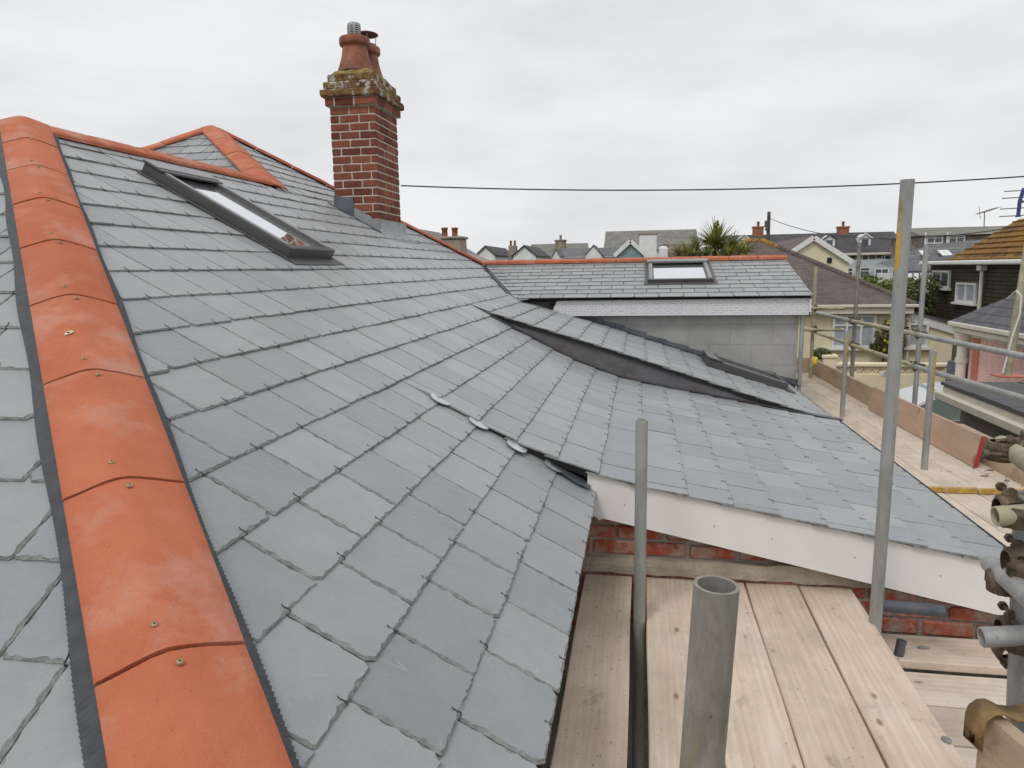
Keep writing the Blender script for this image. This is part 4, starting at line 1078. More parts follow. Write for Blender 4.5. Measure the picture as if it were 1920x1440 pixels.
# ------------------------------------------------------------------ scaffold tubes
TR = .02415
def tube_thing(name, label, p0, p1, mat='galv', cat='scaffold pole', group=None, hollow=.004, paint=()):
    t = MB(); t.tube([p0, p1], TR, 26, hollow=hollow)
    o = t.build(name, mat, None, off=p0); tag(o, label, cat, group)
    return o
def band_on(parent, p0, p1, f0, f1, a0, a1, mat, name='paint_mark', r=TR + .0006):
    p0 = Vector(p0); p1 = Vector(p1); d = (p1 - p0).normalized(); x = d.cross(Vector((0, 1, 0))).normalized(); y = d.cross(x)
    s = MB(); n = 10; k = 26; vs = []; rr = random.Random(int(f0 * 1000))
    for j in range(k + 1):
        f = f0 + (f1 - f0) * j / k; wob = rr.uniform(-.14, .14); wob2 = rr.uniform(-.14, .14)
        env = min(1, (j + .6) / 3.0, (k - j + .6) / 3.0)
        mid = (a0 + a1) / 2; ha = (a1 - a0) / 2 * env
        for i in range(n + 1):
            a = mid - ha + wob + (2 * ha + wob2 - wob) * i / n
            vs.append(p0 + (p1 - p0) * f + (x * math.cos(a) + y * math.sin(a)) * r)
    s.add(vs, [[j * (n + 1) + i, j * (n + 1) + i + 1, (j + 1) * (n + 1) + i + 1, (j + 1) * (n + 1) + i] for j in range(k) for i in range(n)], 0, True)
    return s.build(name, mat, parent, recalc=False)
fg0, fg1 = Vector((.0865, .745, -.338)), Vector((.022, .742, -1.75))
o = tube_thing('scaffold_pole', 'weathered open-topped tube standing closest to the camera in the board gap', fg1, fg0, 'dirty')
pA0, pA1 = Vector((.022, 2.80, -3.98)), Vector((.02, 2.80, -.597))
tube_thing('scaffold_pole', 'slim tube rising from the board gap in front of the white bargeboard', pA0, pA1, 'galv')
pB0, pB1 = Vector((.962, 2.92, -3.98)), Vector((.975, 2.92, .303))
o = tube_thing('scaffold_pole', 'tallest scaffold tube with a yellow paint streak, beside the outer platform board', pB0, pB1, 'galv')
band_on(o, pB0, pB1, .955, .985, .35, .8, 'yellow_dull'); band_on(o, pB0, pB1, .922, .957, .1, .95, 'yellow')
st = MB(); st.tube([(1.0, 2.98, -1.40), (1.245, 2.98, -1.412)], TR, 22); tag(st.build('scaffold_tube', 'darkmetal', None, off=(1.0, 2.98, -1.4)), 'short horizontal tube stub in front of the brick wall behind the tallest tube', 'scaffold tube')
p = atz(1690, 1205, -1.58); st = MB(); st.tube([atz(1678, 1232, -1.62) + Vector((0, 0, -.1)), at(1691, 1200, p.y - .02)], .019, 18, hollow=.004); tag(st.build('scaffold_tube', 'darkmetal', None, off=p), 'small dark angled tube end poking up beside the stained outer board', 'scaffold tube')

# couplers: two clasped half shells with flange bolts
def coupler(parent, c, d1, d2, mat='rust', name='coupler', flip=1):
    c = Vector(c); s = MB()
    def clasp(c0, d, out):
        d = Vector(d).normalized(); out = (Vector(out) - d * Vector(out).dot(d)).normalized(); t = d.cross(out)
        hw = .026; vs = []; n = 16; r0, r1 = TR + .001, TR + .0075
        for i in range(n):
            a = 2 * math.pi * i / n
            bump_ = .004 if abs(math.sin(a)) > .92 else 0
            for (r, w) in ((r0, -hw), (r1 + bump_, -hw * .92), (r1 + bump_ + .002, 0), (r1 + bump_, hw * .92), (r0, hw)):
                vs.append(c0 + (out * math.cos(a) + t * math.sin(a)) * r + d * w)
        fs = []
        for i in range(n):
            for k in range(4): fs.append([5 * i + k, 5 * ((i + 1) % n) + k, 5 * ((i + 1) % n) + k + 1, 5 * i + k + 1])
        s.add(vs, fs, 0, True)
        # hinge lug and bolt with nut
        for sg in (-1, 1):
            lug = c0 + t * sg * (TR + .012)
            s.cbox(lug, (.018, .022, .03), .003, Matrix((t, out, d)).transposed())
        b0 = c0 + t * (TR + .02) - out * .012
        s.tube([b0, b0 + out * .062], .0055, 8); q = b0 + out * .05
        s.tube([q, q + out * .012], .0115, 6); s.tube([b0 + out * .002, b0 + out * .01], .013, 10)
    d1 = Vector(d1).normalized(); d2 = Vector(d2).normalized()
    nrm = d1.cross(d2); nrm = nrm.normalized() if nrm.length > .1 else Vector((1, 0, 0))
    clasp(c - nrm * .027 * flip, d1, -nrm * flip); clasp(c + nrm * .027 * flip, d2, nrm * flip)
    s.cbox(c, (.03, .04, .04), .004, Matrix((nrm, d1, nrm.cross(d1))).transposed())
    return s.build(name, mat, parent)
# far guard frame along the outer eave
XR = 2.75
fs_ = thing('scaffold', 'far scaffold frame of grey uprights and guard rails along the outer eave', 'scaffold', (XR, 8.0, GZ))
def part_tube(parent, name, p0, p1, mat='galv', hollow=0):
    t = MB(); t.tube([p0, p1], TR, 18, hollow=hollow); return t.build(name, mat, parent)
u1t, u1b = atx(1612, 455, XR), atx(1600, 715, XR)
u2t, u2b = atx(1737, 458, XR + .06), atx(1722, 700, XR + .06)
part_tube(fs_, 'upright', (u1t.x, u1t.y, GZ), u1t, 'galv_old'); part_tube(fs_, 'upright', (u2t.x, u2t.y, GZ), u2t, 'galv')
yz = lambda px, py, x: atx(px, py, x)
RXr = XR - .06
top_r = [yz(1520, 584, RXr), yz(1597, 602, RXr), yz(1720, 627, RXr), yz(1920, 668, RXr)]
low_r = [yz(1502, 614, RXr), yz(1597, 647, RXr), yz(1716, 687, RXr), yz(1920, 747, RXr)]
for r_ in (top_r, low_r):
    e = r_[3] + (r_[3] - r_[2]) * .9
    part_tube(fs_, 'guard_rail', r_[0], r_[1] + (r_[1] - r_[0]).normalized() * .12, 'galv_lime' if r_ is low_r else 'galv'); part_tube(fs_, 'guard_rail', r_[1], r_[2] + (r_[2] - r_[1]).normalized() * .1, 'galv_lime'); part_tube(fs_, 'guard_rail', r_[2] - Vector((.01, 0, 0)), e, 'galv')
    for q in (r_[1], r_[2]): coupler(fs_, q + Vector((.03, 0, 0)), (0, 1, 0), (0, 0, 1))
u3 = at(1530, 500, 10.6); part_tube(fs_, 'upright', (u3.x, 10.6, GZ), u3, 'galv_lime')
for py in (578, 618):
    a = at(1500, py, 10.5); b = at(1582, py + .3, 10.5); part_tube(fs_, 'cross_tube', a, b, 'galv_lime'); coupler(fs_, at(1530, py, 10.54), (1, 0, 0), (0, 0, 1))
sp_ = at(1527, 676, 10.45); s = MB(); s.lathe(sp_, [(.03, -.05), (.045, -.03), (.045, .03), (.03, .05), (0, .05)], 12); s.build('yellow_tube_cap', 'rose', fs_)
# inner standards by the eave with painted tops
for (t_, b_, z_, lab, pf) in (((1588, 621), (1579, 782), 0, 'short tube with an orange painted top standing on the far walkway', (.86, 1.0)), ((1750, 659), (1733, 880), 0, 'stout tube with rust-yellow stains on the walkway beside the lower slates', (.6, .92))):
    bb = atz(b_[0], b_[1], ZD); tt = at(t_[0], t_[1], bb.y)
    p_lo = Vector((bb.x, bb.y, GZ)); o = tube_thing('scaffold_pole', lab, p_lo, tt, 'galv')
    Lh = tt.z - GZ; f0 = 1 - (tt.z - ZD) * .52 / Lh
    band_on(o, p_lo, tt, f0 + (1 - f0) * .3, .998, 1.5, 2.6, 'yellow_dull')
# right-hand cluster, half out of frame
rc = thing('scaffold', 'nearest scaffold upright at the right edge, carrying rusty couplers and short tubes', 'scaffold', (.93, 1.86, GZ))
YR = 1.86
ut = at(1921, 940, YR); ub = at(1907, 1330, YR)
part_tube(rc, 'upright', ub + (ub - ut) * 1.2, ut + Vector((0, 0, .02)), 'galv', .004)
def stub(px0, py0, Y0_, px1, py1, Y1_, hol=.004, mat='galv'):
    return part_tube(rc, 'tube_stub', at(px0, py0, Y0_), at(px1, py1, Y1_), mat, hol)
stub(1866, 968, 1.80, 2010, 958, 1.80, mat='galv_lime')
stub(1840, 1195, 1.79, 1995, 1188, 1.79)
stub(1858, 1058, 1.98, 1965, 1150, 1.55)
coupler(rc, at(1901, 962, 1.83), (1, 0, 0), (0, 0, 1), 'rust')
coupler(rc, at(1896, 1090, 1.88), (.3, -1, -.1), (0, 0, 1), 'rust')
coupler(rc, at(1904, 1192, 1.83), (1, 0, 0), (0, 0, 1), 'rust')
coupler(rc, at(1912, 1222, 1.9), (0, 1, 0), (0, 0, 1), 'rust')
coupler(rc, at(1918, 1062, 1.8), (1, 0, 0), (0, 0, 1), 'rust')
# upper tube coming towards the camera with its coupler
ut_ = thing('scaffold_tube', 'upper horizontal tube at the right edge, round closed end with a dark bolt and coupler', 'scaffold tube', at(1880, 835, 2.05))
t = MB(); e0 = at(1878, 833, 2.08); e1 = at(1985, 905, 1.70); t.tube([e0, e1], TR, 24); t.lathe((0, 0, 0), [(0, 0)], 3) if False else None
t.build('tube', 'galv_lime', ut_)
coupler(ut_, e0 + (e1 - e0) * .22, (e1 - e0), (0, 0, 1), 'rust')
t = MB(); b0 = at(1868, 828, 2.0); t.tube([b0, at(1905, 824, 1.98)], .007, 10); t.tube([at(1888, 826, 1.99), at(1900, 825, 1.985)], .014, 6); t.build('clamp_bolt', 'rust', ut_)
t = MB(); t.tube([at(1868, 845, 2.03), at(1870, 862, 2.03)], .002, 6); t.build('wire_tie', 'galv_old', ut_)
# toe board clip and toe board in the bottom right corner
tb0 = atz(1838, 1330, -1.235); tb1 = atz(1990, 1420, -1.235)
dv = (tb1 - tb0); dv.z = 0; dv.normalize()
nx_ = Vector((-dv.y, dv.x, 0))
tbd = Vector((.28, -1, 0)).normalized()
P0 = at(1834, 1328, 1.78)
s = MB(); s.cbox((.9, 0, -.1125), (1.8, .038, .225), .004); o = s.build('toe_board', 'toe'); o.location = P0 + Vector((.02, .0, 0)); o.rotation_euler = (0, 0, math.atan2(tbd.y, tbd.x)); tag(o, 'toe board corner in the bottom right, held by a rusty yellow clip', 'toe board', 'toe boards')
s = MB(); c = P0 + tbd * .03
A = Vector((tbd.x, tbd.y, 0)); B = Vector((-A.y, A.x, 0)); vs = []
prof = [(-.034, -.07), (-.034, -.01), (-.028, .012), (-.008, .026), (.014, .026), (.034, .016), (.05, .006), (.085, .0), (.12, .004)]
for w_ in (-.03, .035):
    for (b_, z_) in prof: vs.append(c + A * w_ + B * b_ + Vector((0, 0, z_)))
for w_ in (-.027, .032):
    for (b_, z_) in prof: vs.append(c + A * w_ + B * (b_ * .94) + Vector((0, 0, z_ - .005)))
K = len(prof)
s.add(vs, [[i, i + 1, K + i + 1, K + i] for i in range(K - 1)] + [[2 * K + i, 2 * K + i + 1, 3 * K + i + 1, 3 * K + i] for i in range(K - 1)] + [[i, i + 1, 2 * K + i + 1, 2 * K + i] for i in range(K - 1)] + [[K + i, K + i + 1, 3 * K + i + 1, 3 * K + i] for i in range(K - 1)], 0, True)
o = s.build('toe_board_clip', 'rust_yellow', None, off=c); tag(o, 'rusty yellow curved clip hooked over the toe board corner', 'clip')
# small litter: slate offcuts on the boards
def chip(px, py, z, sx, sy, lab):
    c = atz(px, py, z); s = MB(); a0 = rb.uniform(0, 3)
    pl = [c + Vector((math.cos(a0 + k * 1.05) * sx * rb.uniform(.6, 1), math.sin(a0 + k * 1.05) * sy * rb.uniform(.6, 1), .001)) for k in range(6)]
    s.prism(pl, (0, 0, .005)); o = s.build('slate_chip', 'slate_edge', None, off=c); tag(o, lab, 'slate chip')
chip(1775, 1389, ZB + .002, .016, .02, 'grey slate chip lying near the edge of the stained outer board')
chip(1730, 1215, ZX + .038, .03, .012, 'dark flake on the cross board against the brick wall')
chip(1846, 893, ZD + .002, .03, .02, 'dark slate scrap on the walkway beside the near toe board')
chip(1858, 882, ZD + .002, .03, .02, 'dark slate scrap under the near toe board, above the other scrap')
chip(1888, 901, ZD + .002, .02, .02, 'pale stone scrap on the walkway, right of the dark scraps')
lt = MB()
for k in range(160):
    yy = rb.uniform(4.9, 10.5); xx = xj(yy) + rb.choice((rb.uniform(-.1, .32), rb.uniform(.2, .33)))
    z = ZD + .001; a = rb.uniform(0, 3.1); l = rb.uniform(.004, .016); w_ = l * rb.uniform(.25, .8)
    lt.cbox((xx, yy, z + .002), (l, w_, .003), .0006, Matrix.Rotation(a, 3, 'Z'))
for k in range(150):
    xx = rb.choice((rb.uniform(-.225, -.03), rb.gauss(-.12, .04), rb.uniform(.07, .95))); yy = rb.uniform(1.0, 3.15) if xx < 0 else rb.uniform(1.0, 3.2)
    if -.02 < xx < .06 or xx < -.23: continue
    l = rb.uniform(.0015, .005); lt.cbox((xx, yy, ZB + .003), (l, l * rb.uniform(.4, 1), .002), .0004, Matrix.Rotation(rb.uniform(0, 3), 3, 'Z'))
tag(lt.build('grit', 'slate_edge'), 'fine dark grit and slate crumbs scattered over the boards', 'grit', kind='stuff')
#==TOWN==
# ------------------------------------------------------------------ helpers for the buildings behind
def win(parent, c, w, h, face, panes=2, mull=None, glass='winglass', sill=True, fw=.07, trans=False, name='window'):
    """face: 'Y' looks towards -Y, 'X' looks towards -X"""
    c = Vector(c)
    U = Vector((1, 0, 0)) if face == 'Y' else Vector((0, -1, 0)); O = Vector((0, -1, 0)) if face == 'Y' else Vector((-1, 0, 0))
    rot = Matrix((U, O, Vector((0, 0, 1)))).transposed()
    f = MB(); B = lambda u, o, z, su, so_, sz: f.cbox(c + U * u + O * o + Vector((0, 0, z)), (su, so_, sz), .006, rot)
    B(0, .04, h / 2 - fw / 2, w, .08, fw); B(0, .04, -h / 2 + fw / 2, w, .08, fw)
    B(-w / 2 + fw / 2, .04, 0, fw, .078, h - 2 * fw); B(w / 2 - fw / 2, .04, 0, fw, .078, h - 2 * fw)
    for k in range(1, panes): B(-w / 2 + w * k / panes, .04, 0, fw * .8, .076, h - 2 * fw)
    if trans: B(0, .04, h * .18, w - 2 * fw, .074, fw * .7)
    if sill: B(0, .07, -h / 2 - .035, w + .16, .16, .065)
    o = f.build(name, 'upvc', parent)
    g_ = MB(); g_.cbox(c + O * .018, (w - fw, .02, h - fw), .003, rot); g_.build('pane', glass, o)
    return o
def wallbox(parent, x0, x1, y0, y1, z0, z1, mat, name='wall'):
    s = MB(); s.box(x0, x1, y0, y1, z0, z1, .02); return s.build(name, mat, parent)
def gable_house(name, label, cat, x0, x1, y0, y1, ze, zr, axis, wm, rm, oh=.25, group=None, verge=None, zb=GZ):
    h = thing(name, label, cat, ((x0 + x1) / 2, (y0 + y1) / 2, zb), group)
    s = MB()
    if axis == 'X':
        ym = (y0 + y1) / 2; s.prism([(x0, y0, zb), (x0, y1, zb), (x0, y1, ze), (x0, ym, zr), (x0, y0, ze)], (x1 - x0, 0, 0))
    else:
        xm = (x0 + x1) / 2; s.prism([(x0, y0, zb), (x1, y0, zb), (x1, y0, ze), (xm, y0, zr), (x0, ze and y0, ze)], (0, y1 - y0, 0))
    s.build('wall', wm, h)
    r = MB(); t = .1
    if axis == 'X':
        ym = (y0 + y1) / 2; k = (zr - ze) / (ym - y0)
        a = [(x0 - oh, y0 - oh, ze - oh * k + .03), (x0 - oh, ym, zr + .03), (x0 - oh, y1 + oh, ze - oh * k + .03), (x0 - oh, y1 + oh, ze - oh * k + .03 + t), (x0 - oh, ym, zr + .03 + t), (x0 - oh, y0 - oh, ze - oh * k + .03 + t)]
        r.prism(a, (x1 - x0 + 2 * oh, 0, 0))
    else:
        xm = (x0 + x1) / 2; k = (zr - ze) / (xm - x0)
        a = [(x0 - oh, y0 - oh, ze - oh * k + .03), (xm, y0 - oh, zr + .03), (x1 + oh, y0 - oh, ze - oh * k + .03), (x1 + oh, y0 - oh, ze - oh * k + .03 + t), (xm, y0 - oh, zr + .03 + t), (x0 - oh, y0 - oh, ze - oh * k + .03 + t)]
        r.prism(a, (0, y1 - y0 + 2 * oh, 0))
    r.build('roof', rm, h)
    if verge and axis == 'Y':
        v = MB()
        for sx in (-1, 1):
            p0 = Vector((xm + sx * ((x1 - x0) / 2 + oh), y0 - oh - .03, ze - oh * k + .0)); p1 = Vector((xm, y0 - oh - .03, zr + .0)); v.bar(p0, p1, .04, .22, (0, 0, 1), .01)
        v.build('bargeboard', verge, h)
    return h
def stack(parent, x, y, z0, z1, sx, sy, mat, pots=2, potm='terrabits', name='chimney'):
    s = MB(); s.box(x - sx / 2, x + sx / 2, y - sy / 2, y + sy / 2, z0, z1 - .12, .01); s.box(x - sx / 2 - .06, x + sx / 2 + .06, y - sy / 2 - .06, y + sy / 2 + .06, z1 - .12, z1, .015)
    c = s.build(name, mat, parent)
    for i in range(pots):
        px = x + (i - (pots - 1) / 2) * sx / max(pots, 1) * 1.0
        q = MB(); q.lathe((px, y, z1), [(.13, 0), (.11, .05), (.1, .32), (.125, .34), (.125, .4), (.09, .4), (.08, .1)], 12); q.build('pot', potm, c)
    return c

# ---- cream bungalow across the road
bY = 22.0
ev = at(1600, 572, bY).z
bx1 = at(1708, 571, bY).x
bung = thing('bungalow', 'cream rendered bungalow with a hipped brown tiled roof and a lean-to wing', 'bungalow', (4.2, 24.5, GZ))
bx0 = .8; by1 = 29.0
s = MB(); s.box(bx0 + .3, bx1 - .1, bY, by1, GZ, ev + .02, .02); s.build('wall', 'cream', bung)
rz = at(1418, 452, 25.5).z; ym = 25.5
rxa, rxb = at(1405, 455, ym).x - .1, at(1430, 455, ym).x
s = MB(); oh = .28
E0 = (bx0 - .1, bY - oh, ev); E1 = (bx1 + .05, bY - oh, ev); E2 = (bx1 + .05, by1 + oh, ev); E3 = (bx0 - .1, by1 + oh, ev); A_ = (rxa, ym, rz); B_ = (rxb, ym, rz)
s.add([E0, E1, E2, E3, A_, B_], [[0, 1, 5, 4], [1, 2, 5], [2, 3, 4, 5], [3, 0, 4], [0, 3, 2, 1]])
brf = s.build('roof', 'brownroof', bung)
s = MB()
for a_, b_, n_ in ((A_, E0, 14), (B_, E1, 44), (A_, B_, 3)):
    a_ = Vector(a_); b_ = Vector(b_)
    L_ = (b_ - a_).length if b_ is not None else 1
    m_ = 9 if n_ == 14 else 34 if n_ == 44 else 3
    for i in range(m_):
        f0 = i / m_; f1 = (i + .94) / m_
        if n_ == 14: f0 *= .5; f1 *= .5
        s.tube([a_ + (b_ - a_) * f0 + Vector((0, 0, .0)), a_ + (b_ - a_) * f1], .09, 8, 0 if (n_ != 44 or i < 4) else 1)
s.build('ridge_tile_run', ['lichen', 'brownroof'], brf)
s = MB(); s.box(bx0, bx1 + .15, bY - oh - .09, bY - oh - .01, ev - .06, ev + .03, .02); s.box(bx0, bx1, bY - oh, bY - oh + .02, ev - .24, ev - .06, .005); s.build('gutter', 'creampaint', bung)
wc = at(1600, 621, bY - .02); ww = at(1642, 590, bY).x - at(1560, 590, bY).x; wh = at(1600, 590, bY).z - at(1600, 652, bY).z
win(bung, wc, ww, wh, 'Y', 3, glass='netcurtain', trans=True)
s = MB(); s.box(wc.x - ww / 2 - .1, wc.x + ww / 2 + .1, bY - .05, bY - .005, wc.z + wh / 2 + .03, wc.z + wh / 2 + .12, .01); s.build('window_head', 'creampaint', bung)
# lean-to wing with sloping white barge
wx0, wx1 = bx1 - .08, at(1787, 640, bY).x
zt0, zt1 = at(1706, 586, bY).z, at(1787, 614, bY).z
s = MB(); s.prism([(wx0, bY + .02, GZ), (wx1, bY + .02, GZ), (wx1, bY + .02, zt1 - .05), (wx0, bY + .02, zt0 - .05)], (0, 4, 0)); s.build('wing_wall', 'cream', bung)
s = MB(); s.bar((wx0, bY - .03, zt0 - .08), (wx1 + .12, bY - .03, zt1 - .1), .05, .26, (0, 0, 1), .01); s.build('wing_bargeboard', 'upvc', bung)
s = MB(); s.prism([(wx0, bY - .1, zt0 + .03), (wx1 + .14, bY - .1, zt1 + .01), (wx1 + .14, bY - .1, zt1 + .07), (wx0, bY - .1, zt0 + .09)], (0, 4.2, 0)); s.build('wing_roof', 'feltroof', bung)
wc2 = at(1719, 628, bY); win(bung, wc2 + Vector((0, 0, 0)), at(1740, 628, bY).x - at(1699, 628, bY).x, at(1719, 606, bY).z - at(1719, 652, bY).z, 'Y', 1, glass='netcurtain')
s = MB(); s.tube([(bx1 - .02, bY - .06, ev - .1), (bx1 - .02, bY - .06, GZ)], .045, 10); s.build('downpipe', 'creampaint', bung)
# garden wall with pierced blocks, pillar and number plate
gY = 18.0
gz = at(1600, 681, gY).z; gx0 = at(1567, 690, gY).x; gx1 = at(1786, 690, gY).x
gw = thing('garden_wall', 'cream garden wall topped by a row of pierced decorative blocks', 'garden wall', (6, gY, GZ))
s = MB(); bh = at(1600, 683, gY).z - at(1600, 697, gY).z; bz = gz - .08 - bh
s.box(gx0, gx1, gY, gY + .2, GZ, bz, .01); s.box(gx0, gx1, gY - .03, gY + .23, gz - .08, gz, .015); s.box(gx1 - .16, gx1, gY - .005, gY + .205, bz, gz - .08, .01)
s.build('wall', 'cream', gw)
nb = int((gx1 - .16 - gx0) / bh); bw_ = (gx1 - .16 - gx0) / nb
s = MB()
for i in range(nb):
    c = Vector((gx0 + (i + .5) * bw_, gY + .1, bz + bh / 2))
    q = bw_ / 2 - .006
    for sx in (-1, 1): s.cbox(c + Vector((sx * (q - .012), 0, 0)), (.026, .12, bh), .003)
    for sz in (-1, 1): s.cbox(c + Vector((0, 0, sz * (bh / 2 - .012))), (bw_ - .03, .118, .024), .003)
    for an in (45, 135, 225, 315):
        a = R(an); s.cbox(c + Vector((math.cos(a) * q * .52, 0, math.sin(a) * q * .52)), (.028, .115, q * .95), .003, Matrix.Rotation(-a, 3, 'Y'))
    s.cbox(c, (q * .34, .11, q * .34), .003, Matrix.Rotation(R(45), 3, 'Y'))
    s.cbox(c + Vector((0, .075, 0)), (bw_, .02, bh), .001, None, 1)
s.build('pierced_blocks', ['cream', 'greyr'], gw)
s = MB(); px_ = at(1558, 672, gY).x; s.box(px_ - .18, px_ + .12, gY - .06, gY + .26, GZ, gz + .12, .01); s.box(px_ - .21, px_ + .15, gY - .09, gY + .29, gz + .12, gz + .2, .02); s.build('pillar', 'cream', gw)
s = MB(); pc = at(1664, 700, gY - .01); s.box(pc.x - .17, pc.x + .17, gY - .02, gY - .004, pc.z - .055, pc.z + .055, .004); npl = s.build('number_plate', 'upvc', gw)
fc = bpy.data.curves.new('number_text', 'FONT'); fc.body = '50'; fc.size = .1; fc.extrude = .002; fc.align_x = 'CENTER'; fc.align_y = 'CENTER'
fo = bpy.data.objects.new('number_text', fc); COL.objects.link(fo); fc.materials.append(M['skyframe'])
bpy.context.view_layer.update()
dg = bpy.context.evaluated_depsgraph_get(); tm = bpy.data.meshes.new_from_object(fo.evaluated_get(dg)); bpy.data.objects.remove(fo)
to = bpy.data.objects.new('house_number', tm); COL.objects.link(to); to.parent = npl
to.matrix_local = Matrix.Translation(Vector((pc.x - .04, gY - .0225, pc.z)) - gw.location) @ Matrix.Rotation(R(90), 4, 'X')

# ---- foliage helpers
def leaves(s, c, rad, n, size, mi=0, flat=.5, r_=None, shell=.55):
    r_ = r_ or rnd
    for _ in range(n):
        while True:
            p = Vector((r_.uniform(-1, 1), r_.uniform(-1, 1), r_.uniform(-1, 1)))
            if shell * .6 < p.length < 1: break
        q = Vector(c) + Vector((p.x * rad[0], p.y * rad[1], p.z * rad[2]))
        d = Vector((r_.gauss(0, 1), r_.gauss(0, 1), r_.gauss(0, .7))).normalized(); e = d.cross(Vector((r_.gauss(0, 1), r_.gauss(0, 1), r_.gauss(0, 1)))).normalized()
        l = size * r_.uniform(.6, 1.4); w_ = l * r_.uniform(.35, .6)
        s.add([q - d * l, q + e * w_, q + d * l, q - e * w_], [[0, 1, 2, 3]], mi)
def clumps(s, c, rad, nc, nl, size, mi=0, r_=None):
    r_ = r_ or rnd
    for _ in range(nc):
        p = Vector((r_.uniform(-1, 1), r_.uniform(-1, 1), r_.uniform(-1, 1)))
        k = r_.uniform(.25, .5)
        leaves(s, Vector(c) + Vector((p.x * rad[0] * .8, p.y * rad[1] * .8, p.z * rad[2] * .8)), (rad[0] * k, rad[1] * k, rad[2] * k), nl, size, mi, r_=r_, shell=.2)
# hedge between bungalow and the brown house
s = MB()
for i in range(16):
    f = i / 15; c = at(1622 + 100 * f, 548 + 10 * f * f, 29); clumps(s, c + Vector((0, 0, -.3)), (.55, .8, .85 + .1 * math.sin(i * 2.1)), 7, 90, .07)
tag(s.build('hedge', 'leaf', None, off=(9, 29, GZ)), 'bright green hedge showing beyond the bungalow roof, left of the brown house', 'hedge')
t = thing('shrub', 'rounded yellow-green shrub growing against the brown tile-hung house', 'shrub', (at(1725, 570, 26).x, 26.5, GZ))
s = MB(); c = at(1722, 560, 26); clumps(s, c, (.7, .6, .75), 22, 90, .07); s.build('foliage', 'leaf_dk', t)
s = MB(); s.tube([(c.x, c.y, GZ), (c.x + .05, c.y, c.z - .2)], .05, 8, r1=.03); s.build('stem', 'bark', t)
# climbing rose
t = thing('climbing_rose', 'climbing rose with yellow blooms on the cream bungalow wall', 'climbing rose', (at(1665, 640, 21.7).x, 21.7, GZ))
s = MB()
for px, py, rr_ in ((1668, 612, .22), (1655, 625, .25), (1660, 645, .3), (1672, 630, .25), (1665, 660, .24), (1650, 648, .2), (1640, 650, .13), (1675, 650, .25), (1685, 640, .25), (1690, 620, .2)):
    leaves(s, at(px, py, 21.72), (rr_, .18, rr_), 130, .055, 0, shell=.1)
s.build('foliage', 'leaf_rose', t)
s = MB()
for px, py in ((1666, 606), (1660, 640), (1664, 641), (1659, 656), (1668, 604)):
    c = at(px, py, 21.5)
    for k in range(10): leaves(s, c, (.035, .035, .035), 2, .035)
s.build('bloom', 'rose', t)
s = MB(); c = at(1655, 700, 21.8); s.tube([(c.x, 21.8, GZ), at(1652, 690, 21.8), at(1662, 650, 21.8), at(1668, 615, 21.8)], .03, 8); s.build('stem', 'bark', t)
# potted shrub by the pillar
t = thing('potted_plant', 'small leafy plant in a pot beside the garden wall pillar', 'potted plant', at(1541, 680, 18.2))
s = MB(); leaves(s, at(1541, 664, 18.2), (.25, .2, .14), 420, .05, shell=.1); s.build('foliage', 'leaf_dk', t)
c = at(1541, 675, 18.2); s = MB(); s.lathe((c.x, c.y, c.z - .25), [(.1, 0), (.14, .22), (.16, .22), (.16, .28), (.12, .28)], 16); s.build('pot', 'greyr', t)
s = MB(); s.box(c.x - .6, c.x + .25, 18.0, 18.5, GZ, c.z - .25, .01); tag(s.build('planter_block', 'creamdk', None, off=(c.x, 18.2, GZ)), 'low cream planter wall left of the garden wall pillar', 'planter')

# ---- parked white car (nose to the left, green tinted glass)
cY = 15.2
car = thing('parked_car', 'white car with green tinted side glass parked below the garden wall', 'car', (at(1770, 760, cY).x, cY, GZ))
cz = at(1740, 736, cY).z; cx0 = at(1688, 742, cY).x - 1.05
H = cz - GZ
def carx(u): return cx0 + u
prof_b = [(0, .32), (.02, .55), (.12, .68), (.6, .78), (1.05, .86), (3.4, .92), (4.0, .9), (4.12, .75), (4.12, .35), (3.9, .22), (.15, .22)]
hs = H / 1.46
s = MB()
def section(prof, half, shrink=0.0, z_s=1): return [(carx(u), z * hs + GZ) for u, z in prof]
pb = section(prof_b, .85); n = len(pb); vs = []
for (yy, k) in ((-.78, .97), (-.85, 1), (.85, 1), (.78, .97)):
    cxm = carx(2.05); czm = GZ + .55
    vs += [(cxm + (x - cxm) * k, cY + .85 + yy, czm + (z - czm) * k) for x, z in pb]
s.add(vs, [[r * n + i, r * n + (i + 1) % n, (r + 1) * n + (i + 1) % n, (r + 1) * n + i] for r in range(3) for i in range(n)] + [list(range(n)), list(range(3 * n, 4 * n))], 0, False)
body = s.build('body', 'carpaint', car)
prof_c = [(.98, .84), (1.25, 1.06), (1.6, 1.28), (2.0, 1.41), (2.5, 1.46), (3.1, 1.43), (3.6, 1.32), (4.0, .92)]
s = MB(); vs = []
pc_ = section(prof_c, .7); n = len(pc_)
for (yy, k) in ((-.80, .0), (-.66, 1), (.66, 1), (.80, 0)):
    for (x, z) in pc_:
        f = (z - GZ - .88 * hs) / (.58 * hs); f = max(0, min(1, f)); yo = .8 - .16 * f
        vs.append((x, cY + .85 + (yo if yy > 0 else -yo) * (1 if abs(yy) > .7 else .92), z + (0 if abs(yy) > .7 else .012)))
s.add(vs, [[r * n + i, r * n + i + 1, (r + 1) * n + i + 1, (r + 1) * n + i] for r in range(3) for i in range(n - 1)] + [list(range(n)), list(range(3 * n, 4 * n))], 0, False)
s.build('cabin', 'carpaint', car)
